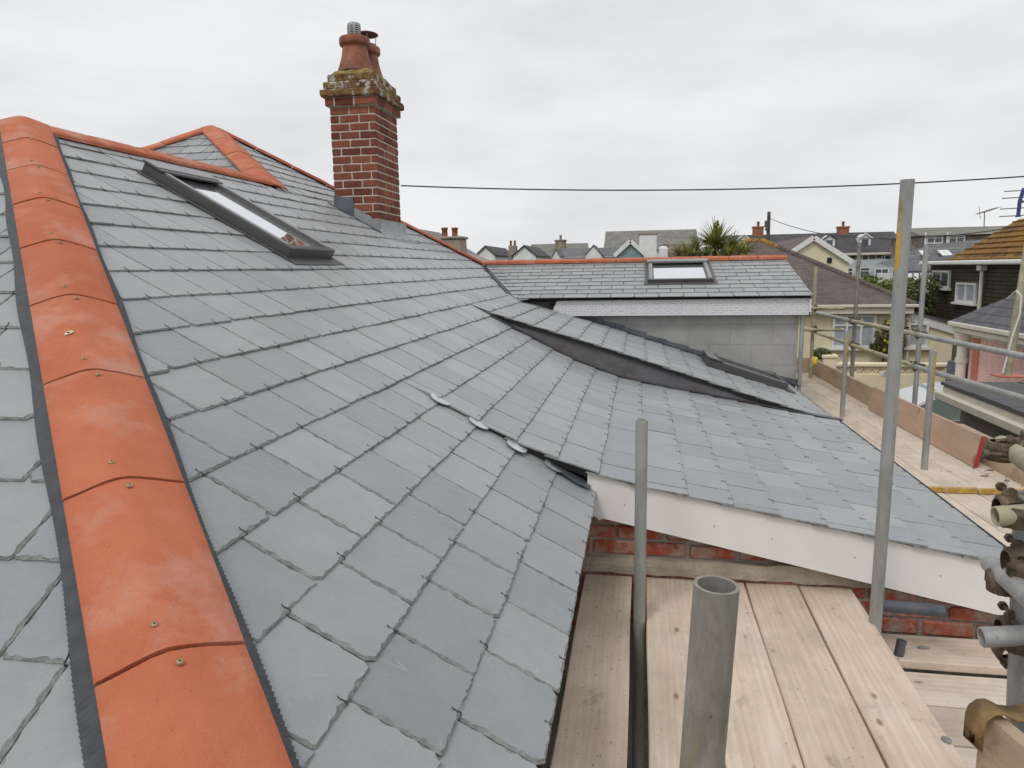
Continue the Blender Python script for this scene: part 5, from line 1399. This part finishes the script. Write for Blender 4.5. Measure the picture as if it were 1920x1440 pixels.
for q in ([(1.12, .89), (1.45, 1.14), (1.72, 1.27), (2.02, 1.39), (2.38, 1.425), (2.3, .89)], [(2.4, .89), (2.47, 1.425), (3.05, 1.40), (3.45, 1.26), (3.62, .9)]):
    s = MB(); pl = []
    for u, z in q:
        f = (z - .88) / .58; yo = .8 - .16 * f; pl.append((carx(u), cY + .85 - yo - .006, z * hs + GZ))
    s.prism(pl, (0, .012, 0)); s.build('side_window', 'carglass', car)
s = MB(); s.prism([(carx(1.0), cY + .2, .87 * hs + GZ), (carx(1.0), cY + 1.5, .87 * hs + GZ), (carx(1.95), cY + 1.42, 1.41 * hs + GZ), (carx(1.95), cY + .28, 1.41 * hs + GZ)], (-.012, 0, .012)); s.build('windscreen', 'carglass', car)
s = MB(); s.bar((carx(2.1), cY + .22, 1.47 * hs + GZ), (carx(3.2), cY + .22, 1.465 * hs + GZ), .03, .03); s.build('roof_bar', 'black', car)
for u in (.75, 3.3):
    for yy in (.06, 1.64):
        s = MB(); s.lathe((0, 0, 0), [(.12, -.1), (.3, -.1), (.32, -.07), (.32, .07), (.3, .1), (.12, .1)], 24); s.v = [(carx(u) + v[0], cY + yy + v[2], GZ + .32 + v[1]) for v in s.v]
        w_ = s.build('wheel', 'rubber', car)
        s = MB(); s.lathe((0, 0, 0), [(.0, -.085), (.2, -.09), (.21, -.1)], 16); s.v = [(carx(u) + v[0], cY + yy + (v[2] if yy < 1 else -v[2]), GZ + .32 + v[1]) for v in s.v]; s.build('rim', 'alu', w_)
s = MB(); s.bar((carx(1.25), cY - .02, .97 * hs + GZ), (carx(1.4), cY - .14, .98 * hs + GZ), .1, .12, (0, 0, 1), .03); s.build('door_mirror', 'carpaint', car)

# ---- garage with flat felt roof
gaz = -1.6
ga = thing('garage', 'flat-roofed garage with grey felt sheets and a cream fascia, beyond the toe board', 'garage', (6.0, 7.5, GZ))
gx, gy1 = 4.08, 10.35
s = MB(); s.box(gx + .18, 8.5, 2.0, gy1 - .15, GZ, gaz - .2, .01); s.build('wall', 'greyr', ga)
s = MB(); s.box(gx, gx + .07, 1.9, gy1, gaz - .19, gaz - .05, .012); s.box(gx - .09, gx - .002, 1.9, gy1 + .05, gaz - .24, gaz - .12, .03); s.box(gx + .072, 8.6, gy1 - .07, gy1, gaz - .19, gaz - .05, .012); s.build('fascia', 'creampaint', ga)
s = MB()
rs = random.Random(3)
for i in range(9):
    for j in range(5):
        x0 = gx - .03 + j * .95; y0 = 1.9 + i * .95
        s.box(x0 + rs.uniform(0, .015), x0 + .945, y0 + rs.uniform(0, .02), min(y0 + .945, gy1 + .04), gaz - .045 + rs.uniform(0, .012), gaz + rs.uniform(0, .014), .004)
s.build('felt_roof', 'feltroof', ga)
# leaning grey mast with white cable standing on the garage roof
mb_ = atz(1888, 706, gaz + .02); mt_ = at(1932, 440, mb_.y + .1)
ms = thing('mast', 'leaning grey mast with a white cable, standing on the garage roof', 'mast', mb_)
s = MB(); s.tube([mb_, mt_], .055, 14); s.build('pole', 'galv_lime', ms)
s = MB(); s.tube([at(1880, 700, mb_.y - .1), at(1898, 632, mb_.y - .08), at(1912, 590, mb_.y - .08), at(1915, 555, mb_.y - .08), at(1906, 545, mb_.y - .06), at(1890, 560, mb_.y + .2)], .012, 8); s.build('cable', 'upvc', ms)
s = MB(); c = mb_; s.box(c.x - .14, c.x + .2, c.y - .1, c.y + .16, gaz + .016, gaz + .04, .01); tag(s.build('orange_mat', 'terrabits', None, off=c), 'orange pad under the leaning mast on the garage roof', 'pad')

# ---- pink house at the right edge
PX = 7.0
e0 = atx(1822, 606, PX); e1 = atx(1920, 630, PX)
pk = thing('pink_house', 'pink roughcast house with white eaves, red corner strip and grey slate roof', 'house', (10, 14, GZ))
ze = (e0.z + e1.z) / 2; yA_ = e0.y; yB_ = 6.0
s = MB(); s.box(PX, 13, yB_, yA_, GZ, ze - .02, .02); s.build('wall', 'pink', pk)
s = MB(); s.box(PX - .32, PX - .24, yB_, yA_ + .4, ze - .04, ze + .06, .02); s.box(PX - .24, PX - .004, yB_, yA_ + .35, ze - .16, ze - .06, .01); s.box(PX - .03, PX - .004, yB_, yA_ - .02, ze - .25, ze - .165, .004); s.build('eaves', 'creampaint', pk)
s = MB(); s.tube([(PX - .1, yA_ + .1, ze - .17), (PX - .1, yA_ + .1, GZ)], .1, 12); s.tube([(PX - .1, yA_ + .1, ze - .35), (PX - .1, yA_ + .1, ze - .17)], .16, 12, r1=.2); s.tube([(PX - .1, yA_ + .1, -2.15), (PX - .1, yA_ + .1, -2.05)], .125, 12); s.build('downpipe', 'creampaint', pk)
s = MB(); s.box(PX - .012, PX + .1, yA_ - .46, yA_ - .16, GZ, ze - .26, .004); s.build('red_corner_strip', 'terrabits', pk)
s = MB(); zrp = ze + 2.6; oh = .3
a = [(PX - oh, yB_ - .3, ze + .05), (PX - oh, yA_ + .4, ze + .05), (13.3, yA_ + .4, ze + .05), (13.3, yB_ - .3, ze + .05), (10.2, yA_ - 3.4, zrp), (10.2, yB_ + 1, zrp)]
s.add(a, [[0, 1, 4, 5], [1, 2, 4], [2, 3, 5, 4], [3, 0, 5], [3, 2, 1, 0]]); s.build('roof', 'darkroofY', pk)

# ---- brown tile-hung house with mossy roof
BX = 10.0
g0 = atx(1746, 489, BX); g1 = atx(1905, 484, BX)
bt_ = thing('tile_hung_house', 'brown tile-hung house with an orange mossy roof and white windows', 'house', (13, 24, GZ))
zg = g0.z; yA_ = g0.y; yB_ = 15.0
zlow = atx(1745, 590, BX).z
s = MB(); s.box(BX, 17, yB_, yA_, zlow, zg - .02, .01); s.build('tile_hung_wall', 'brownhang', bt_)
s = MB(); s.box(BX + .12, 16.9, yB_ + .1, yA_ - .05, GZ, zlow - .005, .01); s.build('lower_wall', 'greyr', bt_)
rt = at(1845, 418, 26.0)
ridx = BX + 1.75; zrm = atx(1846, 419, ridx).z; yv = atx(1846, 419, ridx).y
y_l = yA_ - .2
y_l = atx(1790, 485, BX).y
s = MB(); s.prism([(BX - .22, y_l, zg + .0), (ridx, y_l, zrm), (ridx + 1.75, y_l, zg), (ridx + 1.75, y_l, zg - .08), (ridx, y_l, zrm - .1), (BX - .22, y_l, zg - .08)], (0, yB_ - .4 - y_l, 0)); s.build('mossy_roof', 'mossroof', bt_)
for k in range(7):
    f = (k + .5) / 7
    s = MB()
s = MB()
for k in range(8):
    f = k / 7.6; x = BX - .22 + (ridx - BX + .22) * f; z = zg + (zrm - zg) * f
    s.bar((x, y_l + .01, z + .02), (x, yB_ - .38, z + .02), .06, .035, (0, 0, 1), .01)
s.build('tile_course_edges', 'mossroof', bt_)
# plain grey roof on the farther half
s = MB(); s.prism([(BX - .2, y_l + .02, zg + .02), (BX - .2, yA_ + .1, zg + .02), (BX + 2.2, yA_ + .1, zg + .5), (BX + 2.2, y_l + .02, zg + .5)], (0, 0, -.06)); s.build('low_roof', 'feltroof', bt_)
s = MB(); s.box(BX - .36, BX - .23, yB_, yA_ + .1, zg - .14, zg - .01, .03); s.box(BX - .2, BX - .01, yB_, yA_, zg - .15, zg - .08, .01); s.build('gutter', 'upvc', bt_)
q = atx(1851, 500, BX); s = MB(); s.tube([(BX - .12, q.y, zg - .12), (BX - .12, q.y, atx(1843, 580, BX).z)], .055, 10); s.box(BX - .24, BX - .02, q.y - .12, q.y + .12, zg - .32, zg - .12, .02); s.build('downpipe', 'creampaint', bt_)
for (xa, xb, ya, yb_) in ((1752, 1782, 507, 540), (1797, 1831, 530, 568)):
    a = atx(xa, ya, BX); b = atx(xb, yb_, BX); win(bt_, ((BX), (a.y + b.y) / 2, (atx((xa + xb) / 2, ya, BX).z + atx((xa + xb) / 2, yb_, BX).z) / 2), abs(a.y - b.y), atx((xa + xb) / 2, ya, BX).z - atx((xa + xb) / 2, yb_, BX).z, 'X', 2, glass='winglass' if xa < 1760 else 'netcurtain')
# white slatted conservatory roof
cs = thing('conservatory', 'white conservatory with dark glazing bars behind the tallest tube', 'conservatory', (at(1720, 530, 31).x, 31, GZ))
a = at(1700, 512, 30); b = at(1736, 510, 30); zc1 = a.z; zc0_ = at(1720, 546, 30).z
s = MB(); s.prism([(a.x, 30, zc0_), (b.x + .6, 30, zc0_), (b.x + .6, 31.2, zc1), (a.x, 31.2, zc1)], (0, 0, -.06)); s.build('roof_sheet', 'whiter', cs)
s = MB()
for k in range(9):
    x = a.x - .5 + k * .24; s.bar((x, 29.97, zc0_ + .03), (x + .42, 31.17, zc1 + .03), .05, .04, mi=0)
s.bar((a.x - .1, 31.2, zc1 + .04), (b.x + .6, 31.2, zc1 + .04), .08, .08); s.build('glazing_bars', 'darkmetal', cs)
s = MB(); s.box(a.x, b.x + .6, 30.05, 31.1, GZ, zc0_ - .07, .01); s.build('wall', 'whiter', cs)

# ---- cream gable house behind the bungalow
G0 = at(1525, 446, 34); G1 = at(1482, 474, 34); G2 = at(1592, 489, 34)
k_ = (G0.z - G2.z) / (G2.x - G0.x)
cg = gable_house('gable_house', 'cream gabled house end with white barge boards behind the brown hipped roof', 'house', G0.x - (G2.x - G0.x), G2.x, 34, 42, G2.z, G0.z, 'Y', 'creamdk', 'brownroof', .12, verge='upvc')
s = MB(); q = at(1556, 488, 33.9); s.box(q.x - .1, q.x + .1, 33.93, 33.99, q.z - .12, q.z + .12, .02); s.build('vent', 'black', cg)
# ---- long dark terrace on the skyline
tY = 60
t0, t1 = at(1385, 441, tY + 3), at(1676, 434, tY + 3); zee = at(1600, 475, tY).z
te = thing('terrace', 'long dark slate-roofed terrace on the skyline with small white dormers', 'terrace', (14, tY + 3, GZ))
s = MB(); s.box(t0.x - 1, t1.x - .2, tY, tY + 6, GZ, zee - .05, .02); s.build('wall', 'stone', te)
s = MB(); zt_ = (t0.z + t1.z) / 2; s.prism([(t0.x - 1.2, tY - .3, zee), (t0.x - 1.2, tY + 3, zt_), (t0.x - 1.2, tY + 6.3, zee)], (t1.x - t0.x + 1.2, 0, 0)); s.build('roof', 'darkroofX', te)
s = MB(); s.box(t0.x - 1, t1.x - .1, tY - .4, tY - .31, zee - .16, zee + .02, .02); s.build('gutter', 'creampaint', te)
for px in (1421, 1580):
    c = at(px, 438, tY + 3); stack(te, c.x, tY + 3, c.z - .6, at(px, 427, tY + 3).z + .1, .8, .7, 'brickred', 1, 'pot')
for (px, py) in ((1555, 455), (1622, 453), (1394, 455)):
    c = at(px, py, tY + .9); d_ = MB(); w_ = .42; hh = .45
    d_.prism([(c.x - w_, c.y, c.z - hh), (c.x + w_, c.y, c.z - hh), (c.x + w_, c.y, c.z + hh * .6), (c.x, c.y, c.z + hh * 1.35), (c.x - w_, c.y, c.z + hh * .6)], (0, 2.2, 0)); dm = d_.build('dormer', 'upvc', te)
    g_ = MB(); g_.box(c.x - .24, c.x + .24, c.y - .03, c.y + .03, c.z - .33, c.z + .2, .01); g_.build('pane', 'winglass', dm)
    rf = MB()
    for sx in (-1, 1): rf.bar((c.x + sx * (w_ + .12), c.y - .05, c.z + hh * .5), (c.x, c.y - .05, c.z + hh * 1.42), .2, .07)
    rf.build('dormer_roof', 'darkroofX' if px == 1555 else 'upvc', dm)
for (px, py, w_, h_) in ((1648, 481, .5, .4), (1622, 483, .5, .5), (1668, 484, .8, .5)):
    c = at(px, py, tY - .03); win(te, c, w_, h_, 'Y', 1, sill=False, fw=.06)
# lower pale slate building in front with stone base
lY = 48
l0, l1 = at(1546, 488, lY + 2), at(1705, 486, lY + 2); zle = at(1640, 517, lY).z
lo = thing('slate_cottage', 'low cottage with pale slate roof and stone wall below the skyline terrace', 'cottage', (14, lY + 2, GZ))
s = MB(); s.box(l0.x, l1.x, lY, lY + 4, GZ, zle - .03, .02); s.build('wall', 'stone', lo)
s = MB(); s.prism([(l0.x - .2, lY - .3, zle), (l0.x - .2, lY + 2, l0.z), (l0.x - .2, lY + 4.3, zle)], (l1.x - l0.x + .4, 0, 0)); s.build('roof', 'paleroofX', lo)
for (px, py, w_, h_) in ((1652, 519, .8, 1.0), (1621, 512, .6, .7), (1591, 514, .5, .8)):
    c = at(px, py, lY - .35); win(lo, c, w_, h_, 'Y', 2 if w_ > .7 else 1, trans=True, fw=.05, sill=False)
# stone building at the right with two windows
rY = 52
r0_, r1_ = at(1700, 428, rY + 3), at(1850, 424, rY + 3); zre = at(1770, 441, rY).z
rb_ = thing('stone_building', 'tall rubble stone building with two white windows behind the mossy roof', 'building', (20, rY + 3, GZ))
s = MB(); s.box(r0_.x, r1_.x + 3, rY, rY + 6, GZ, zre - .03, .02); s.build('wall', 'stone', rb_)
s = MB(); s.prism([(r0_.x - .2, rY - .3, zre), (r0_.x - .2, rY + 3, r0_.z), (r0_.x - .2, rY + 6.3, zre)], (r1_.x - r0_.x + 4, 0, 0)); s.build('roof', 'oldroofX', rb_)
for px in (1752, 1793):
    c = at(px, 449, rY - .02); win(rb_, c, 1.0, .55, 'Y', 2, trans=True, fw=.07, sill=False)
s = MB()
for px in (1735, 1776): c = at(px, 450, rY - .1); s.tube([(c.x, rY - .1, c.z + .5), (c.x, rY - .1, c.z - .9)], .06, 8)
s.build('downpipe', 'upvc', rb_)
# slate roof with rooflights in front of it
kY = 40
k0, k1 = at(1745, 458, kY + 2.2), at(1830, 448, kY + 2.2); zke = at(1760, 492, kY).z
rk = thing('rooflight_house', 'grey slate house roof with three small rooflights behind the brown house', 'house', (17, kY + 2, GZ))
s = MB(); s.box(at(1698, 500, kY).x, k1.x + 1.6, kY, kY + 4.4, GZ, zke - .55, .02); s.build('wall', 'whiter', rk)
s = MB(); s.add([(at(1698, 506, kY).x, kY - .3, at(1700, 508, kY).z), (k1.x + 2, kY - .3, zke), (k1.x + 2, kY + 2.2, k1.z + .1), (k0.x, kY + 2.2, k0.z), (at(1698, 506, kY).x, kY + 4.6, zke), (k1.x + 2, kY + 4.6, zke), (k1.x + 2, kY + 4.6, zke - .5), (k1.x + 2, kY - .3, zke - .5)], [[0, 1, 2, 3], [0, 3, 4], [3, 2, 5, 4]]); s.build('roof', 'greyroofX', rk)
nk = Vector((0, -(k0.z - zke), 2.5)).normalized(); uk = Vector((0, 2.5, k0.z - zke)).normalized()
for (px, py) in ((1767, 480), (1776, 480), (1731, 486)):
    c = at(px, py, kY + .8); z_ = zke + (c.y - kY + .3) * (k0.z - zke) / 2.5; c = Vector((c.x, c.y, z_ + .03))
    s = MB(); s.prism([c + Vector((-.13, 0, 0)) - uk * .38, c + Vector((.13, 0, 0)) - uk * .38, c + Vector((.13, 0, 0)) + uk * .38, c + Vector((-.13, 0, 0)) + uk * .38], nk * .05); s.build('rooflight', 'whiter', rk)
# ---- skyline on the left, beyond the extension ridge
def small_gable(pk_, lft, rgt, Y, zb, lab, wm, rm, verge=None, depth=7):
    P_ = at(*pk_, Y); L_ = at(*lft, Y); hw = P_.x - L_.x
    return gable_house('gable_house', lab, 'house', P_.x - hw, P_.x + hw, Y, Y + depth, L_.z, P_.z, 'Y', wm, rm, .1, 'gabled houses on the skyline', verge)
small_gable((910, 464), (893, 480), None, 45, 0, 'white gabled house farthest left on the skyline, next to the orange hip', 'whiter', 'darkroofX')
small_gable((983, 463), (962, 481), None, 45, 0, 'white gabled house right of the twin-pot chimney on the skyline', 'whiter', 'darkroofX')
c = at(961, 470, 45.5); cs_ = thing('chimney_house', 'brown chimney stack with two pots rising between two white gables', 'chimney', (c.x, 47.5, GZ)); s = MB(); s.box(c.x - .25, c.x + .25, 45.4, 45.9, GZ, at(961, 459, 45.5).z - .05, .02); s.build('stack', 'greyr', cs_)
for dx in (-.13, .13): s = MB(); s.lathe((c.x + dx, 45.65, at(961, 459, 45.5).z - .05), [(.09, 0), (.07, .1), (.07, .3), (.09, .32), (.05, .3)], 10); s.build('pot', 'pot', cs_)
hY = 60
def long_house(lab, pl, pr_, pe, Y, wm, rm, d=3, nm='slate_house'):
    a = at(*pl, Y + d); b = at(*pr_, Y + d); zz = at(*pe, Y).z
    h = thing(nm, lab, 'house', ((a.x + b.x) / 2, Y + d, GZ), 'slate-roofed houses on the skyline')
    s = MB(); s.prism([(a.x, Y, GZ), (a.x, Y + 2 * d, GZ), (a.x, Y + 2 * d, zz), (a.x, Y + d, a.z - .1), (a.x, Y, zz)], (b.x - a.x, 0, 0)); s.build('wall', wm, h)
    s = MB(); s.prism([(a.x - .02, Y - .2, zz - .05), (a.x - .02, Y + d, a.z), (a.x - .02, Y + 2 * d + .2, zz - .05), (a.x - .02, Y + 2 * d + .2, zz - .15), (a.x - .02, Y + d, a.z - .1), (a.x - .02, Y - .2, zz - .15)], (b.x - a.x + .04, 0, 0)); s.build('roof', rm, h)
    return h
h_ = long_house('slate-roofed house with a brown stone chimney in its middle', (997, 458), (1102, 458), (1050, 483), 62, 'whiter', 'oldroofX')
c = at(1049, 458, 62); stack(h_, c.x, 63, c.z - 1.2, at(1049, 452, 63).z + .1, .9, .7, 'stone', 1, 'stone')
h_ = long_house('pale slate-roofed house stepping down, in front of the stone chimney house', (1052, 466), (1165, 464), (1100, 482), 52, 'whiter', 'greyroofX')
g_ = gable_house('gable_house', 'narrow white gable on the skyline left of the blue-grey gable', 'house', at(1098, 478, 50).x, at(1118, 478, 50).x + .35, 50, 54, at(1098, 479, 50).z, at(1109, 462, 50).z, 'Y', 'whiter', 'greyroofX', .06, 'gabled houses on the skyline')
g_ = gable_house('gable_house', 'tiny white gable below the brown stone chimney', 'house', at(1036, 480, 48).x, at(1049, 480, 48).x, 48, 51, at(1036, 481, 48).z, at(1042, 470, 48).z, 'Y', 'whiter', 'greyroofX', .05, 'gabled houses on the skyline')
P_ = at(1182, 452, 40); L_ = at(1156, 476, 40); hw = P_.x - L_.x
g_ = gable_house('gable_house', 'blue-grey boarded gable with broad white barge boards', 'house', P_.x - hw, P_.x + hw, 40, 46, L_.z, P_.z, 'Y', 'blueg', 'greyroofX', .12, 'gabled houses on the skyline', 'upvc')
h_ = long_house('largest grey slate roof on the left skyline, with a white gable end', (1136, 434), (1305, 432), (1140, 468), 66, 'whiter', 'oldroofX', 4, 'slate_hall')
a = at(1199, 440, 58); b = at(1231, 478, 58)
wb = thing('white_block', 'plain white flat-topped stair block in front of the largest skyline roof', 'building', ((a.x + b.x) / 2, 59, GZ)); s = MB(); s.box(a.x, b.x, 58, 61, GZ, a.z, .03); s.build('wall', 'whiter', wb); s = MB(); s.box(a.x - .08, b.x + .08, 57.92, 61.08, a.z + .002, a.z + .12, .03); s.build('coping', 'greyr', wb)
a = at(1236, 464, 44); b = at(1252, 480, 44); vb = thing('white_vent_stack', 'small white domed chimney just above the orange extension ridge', 'chimney', ((a.x + b.x) / 2, 44.3, GZ)); s = MB(); s.box(a.x, b.x, 44, 44.6, GZ, a.z - .05, .02); s.build('stack', 'whiter', vb); s = MB(); s.lathe(((a.x + b.x) / 2, 44.3, a.z - .05), [(.26, 0), (.24, .06), (.14, .12), (0, .14)], 14); s.build('dome', 'whiter', vb)
s = MB(); a = at(1240, 452, 50); b = at(1300, 480, 50); s.box(a.x, b.x, 50, 51, GZ, a.z - .2, .05); tag(s.build('stone_wall', 'stone', None, off=(a.x, 50, GZ)), 'low rubble stone wall seen behind the palm tree', 'wall')
# neighbour chimney with two orange pots, behind the far hip
nc = thing('neighbour_house', 'neighbouring house with a grey chimney and two orange pots behind the far hip', 'house', (-5.6, 17, GZ))
c = at(846, 460, 14.0)
s = MB(); s.box(c.x - .21, c.x + .2, 14, 14.5, c.z - 1.0, at(846, 448, 14).z, .02); s.box(c.x - .24, c.x + .23, 13.97, 14.53, at(846, 448, 14).z + .001, at(846, 443, 14).z, .02); ck = s.build('chimney', 'concrete', nc)
for px in (834, 853):
    q = at(px, 443, 14.2); s = MB(); s.lathe((q.x, 14.2, q.z - .03), [(.075, 0), (.06, .03), (.058, .16), (.07, .17), (.07, .2), (.05, .2), (.045, .05)], 14); s.build('pot', 'pot', ck)
a0_ = at(864, 463, 14.2); a1_ = at(905, 487, 14.6)
s = MB(); s.add([(a0_.x - 1.5, 14.4, a0_.z + .5), (a1_.x, 14.4, a1_.z - .02), (a1_.x + .3, 18, a1_.z - .5), (a0_.x - 1.5, 18, a0_.z + .5), (a1_.x, 14.4, a1_.z - .14), (a0_.x - 1.5, 14.4, a0_.z + .38)], [[0, 1, 2, 3], [0, 1, 4, 5]]); s.build('roof', 'oldroofX', nc)
s = MB(); s.prism([(a0_.x - 1.5, 14.45, GZ), (a1_.x - .1, 14.45, GZ), (a1_.x - .1, 14.45, a1_.z - .15), (a0_.x - 1.5, 14.45, a0_.z + .35)], (0, 3.4, 0)); s.build('wall', 'greyr', nc)

# ---- palm-like cabbage tree behind the extension ridge
pY = 16.0
pt = thing('palm_tree', 'spiky green cabbage palm rising behind the orange extension ridge', 'palm tree', (at(1335, 470, pY).x, pY, GZ))
rp_ = random.Random(11)
def sword_head(c, n, L, up, mi_dry=.12, name='leaf_crown', spread=1.0):
    s = MB(); c = Vector(c)
    for i in range(n):
        az = rp_.uniform(0, 2 * math.pi); el = math.asin(rp_.uniform(up, .98)); l = L * rp_.uniform(.75, 1.08)
        d = Vector((math.cos(az) * math.cos(el), math.sin(az) * math.cos(el), math.sin(el)))
        sd_ = d.cross(Vector((0, 0, 1))).normalized(); w0 = l * .042; dry = 1 if rp_.random() < mi_dry or el < -.1 else 0
        droop = rp_.uniform(.02, .16) * l * (1.2 - math.sin(el)); vs = []
        for k in range(6):
            f = k / 5; p = c + d * l * f * (1 if f < 1 else .99) - Vector((0, 0, droop * f * f * f)); w_ = w0 * (.5 + 1.6 * f if f < .3 else (1 - f) / .7 + .02)
            nn = sd_.cross(d) * w_ * .35
            vs += [p - sd_ * w_ + nn, p, p + sd_ * w_ + nn]
        s.add(vs, [[3 * k + j, 3 * k + j + 1, 3 * k + 4 + j, 3 * k + 3 + j] for k in range(5) for j in range(2)], dry)
    return s.build(name, ['leafpalm', 'leafpalm_y'], pt, recalc=False)
c0 = at(1342, 462, pY)
sword_head(c0, 190, .66, -.35)
for px, py, L, yy in ((1288, 474, .36, .1), (1305, 468, .42, .3), (1388, 474, .42, .0), (1372, 468, .45, .3), (1272, 478, .3, .0), (1325, 480, .4, -.35), (1362, 481, .38, -.4), (1398, 470, .36, .5), (1300, 481, .34, -.3)):
    sword_head(at(px, py, pY + yy), 80, L, -.45, .22)
s = MB(); q = at(1345, 418, pY); s.tube([c0, q], .014, 6, r1=.006); leaves(s, q + Vector((0, 0, -.03)), (.06, .06, .09), 70, .025, shell=.1); leaves(s, q + Vector((.02, 0, -.16)), (.08, .06, .06), 50, .022, shell=.1); s.build('flower_spike', 'leaf_rose', pt)
s = MB(); b_ = Vector((c0.x + .05, pY, GZ)); s.tube([b_, Vector((c0.x + .02, pY, -1.5)), c0 - Vector((0, 0, .1))], .14, 10, r1=.09)
for px, py in ((1290, 478), (1388, 478), (1310, 472), (1370, 472)): s.tube([Vector((c0.x, pY, -.9)), at(px, py, pY)], .06, 8, r1=.04)
s.build('trunk', 'bark', pt)

# ---- utility pole, cables and aerials
up_ = thing('utility_pole', 'dark wooden utility pole on the skyline right of the palm', 'utility pole', (at(1441, 440, 35).x, 35, GZ))
pt_, pb_ = at(1442, 397, 35), at(1440, 450, 35)
s = MB(); s.tube([(pb_.x, 35, GZ), pt_], .12, 10, r1=.075); s.build('pole', 'polewood', up_)
s = MB(); s.box(pt_.x - .17, pt_.x - .02, 34.85, 35.1, pt_.z - .7, pt_.z - .4, .02); s.box(pt_.x - .14, pt_.x + .0, 34.85, 35.1, pt_.z - .85, pt_.z - .72, .02); s.build('terminal_box', 'darkmetal', up_)
def cable(lab, pts, r, name='overhead_cable'):
    s = MB(); s.tube(pts, r, 7); return tag(s.build(name, 'wire', None, off=pts[0]), lab, 'cable')
A0 = Vector((-2.66, 7.9, zP(-2.66) + .2)); A0 = at(752, 348, 7.905); B0 = at(1990, 326, 8.6)
pts = []
for i in range(25):
    f = i / 24; p = A0.lerp(B0, f); p.z -= .10 * 4 * f * (1 - f) * 1.0; pts.append(p)
# keep the sag as seen: lowest a little right of centre
cable('thick overhead cable strung from the brick chimney across the sky', pts, .0075)
A1 = at(1444, 410, 35); B1 = at(2000, 410, 22); pts = []
for i in range(25):
    f = i / 24; p = A1.lerp(B1, f); p.z -= .82 * 4 * f * (1 - f) * (1 - .25 * f); pts.append(p)
cable('thin sagging wire running from the utility pole towards the mossy roof', pts, .014)
# aerials
an = thing('tv_aerial', 'small grey aerial on a thin mast above the mossy roof ridge', 'aerial', at(1845, 424, 22.5))
s = MB(); s.tube([at(1845, 428, 22.5), at(1846, 397, 22.5)], .014, 6); s.build('mast', 'alu', an)
s = MB(); a = at(1834, 401, 22.5); b = at(1870, 389, 22.3); s.tube([a, b], .014, 6)
for k in range(8):
    f = .1 + k * .12; c = a.lerp(b, f); s.tube([c + Vector((.02, -.25, .0)), c + Vector((-.02, .25, .0))], .006, 5)
s.tube([at(1836, 388, 22.5), at(1838, 411, 22.5)], .008, 5); s.tube([at(1830, 402, 22.5), at(1842, 398, 22.5)], .008, 5); s.build('boom', 'alu', an)
an2 = thing('tv_aerial', 'large blue aerial with long rods at the right edge of the sky', 'aerial', at(1912, 402, 12.0))
s = MB(); s.tube([at(1909, 405, 12), at(1912, 377, 12), at(1920, 353, 12)], .028, 8); s.tube([at(1909, 405, 12), at(1909, 407, 12)], .04, 8); s.build('bracket', 'navy', an2)
s = MB()
for py, x0 in ((358, 1883), (371, 1879), (391, 1875), (405, 1874)): s.tube([at(x0, py + 1, 12), at(1950, py - 3, 12)], .009, 6)
s.build('rods', 'alu', an2)
s = MB(); s.tube([at(1912, 378, 12), at(1990, 375, 12)], .02, 8); s.tube([at(1925, 360, 12), at(1990, 500, 12)], .025, 8); s.build('boom', 'alu', an2)
# dark water butt beside the garden wall
c = at(1797, 691, 17.5); s = MB(); s.lathe((c.x + .05, 17.5, GZ), [(.2, 0), (.28, .05), (.3, .7), (.27, c.z - GZ + .16), (.0, c.z - GZ + .2)], 20); tag(s.build('barrel', 'darkmetal', None, off=(c.x, 17.5, GZ)), 'dark plastic barrel between the garden wall and the pink house', 'barrel')
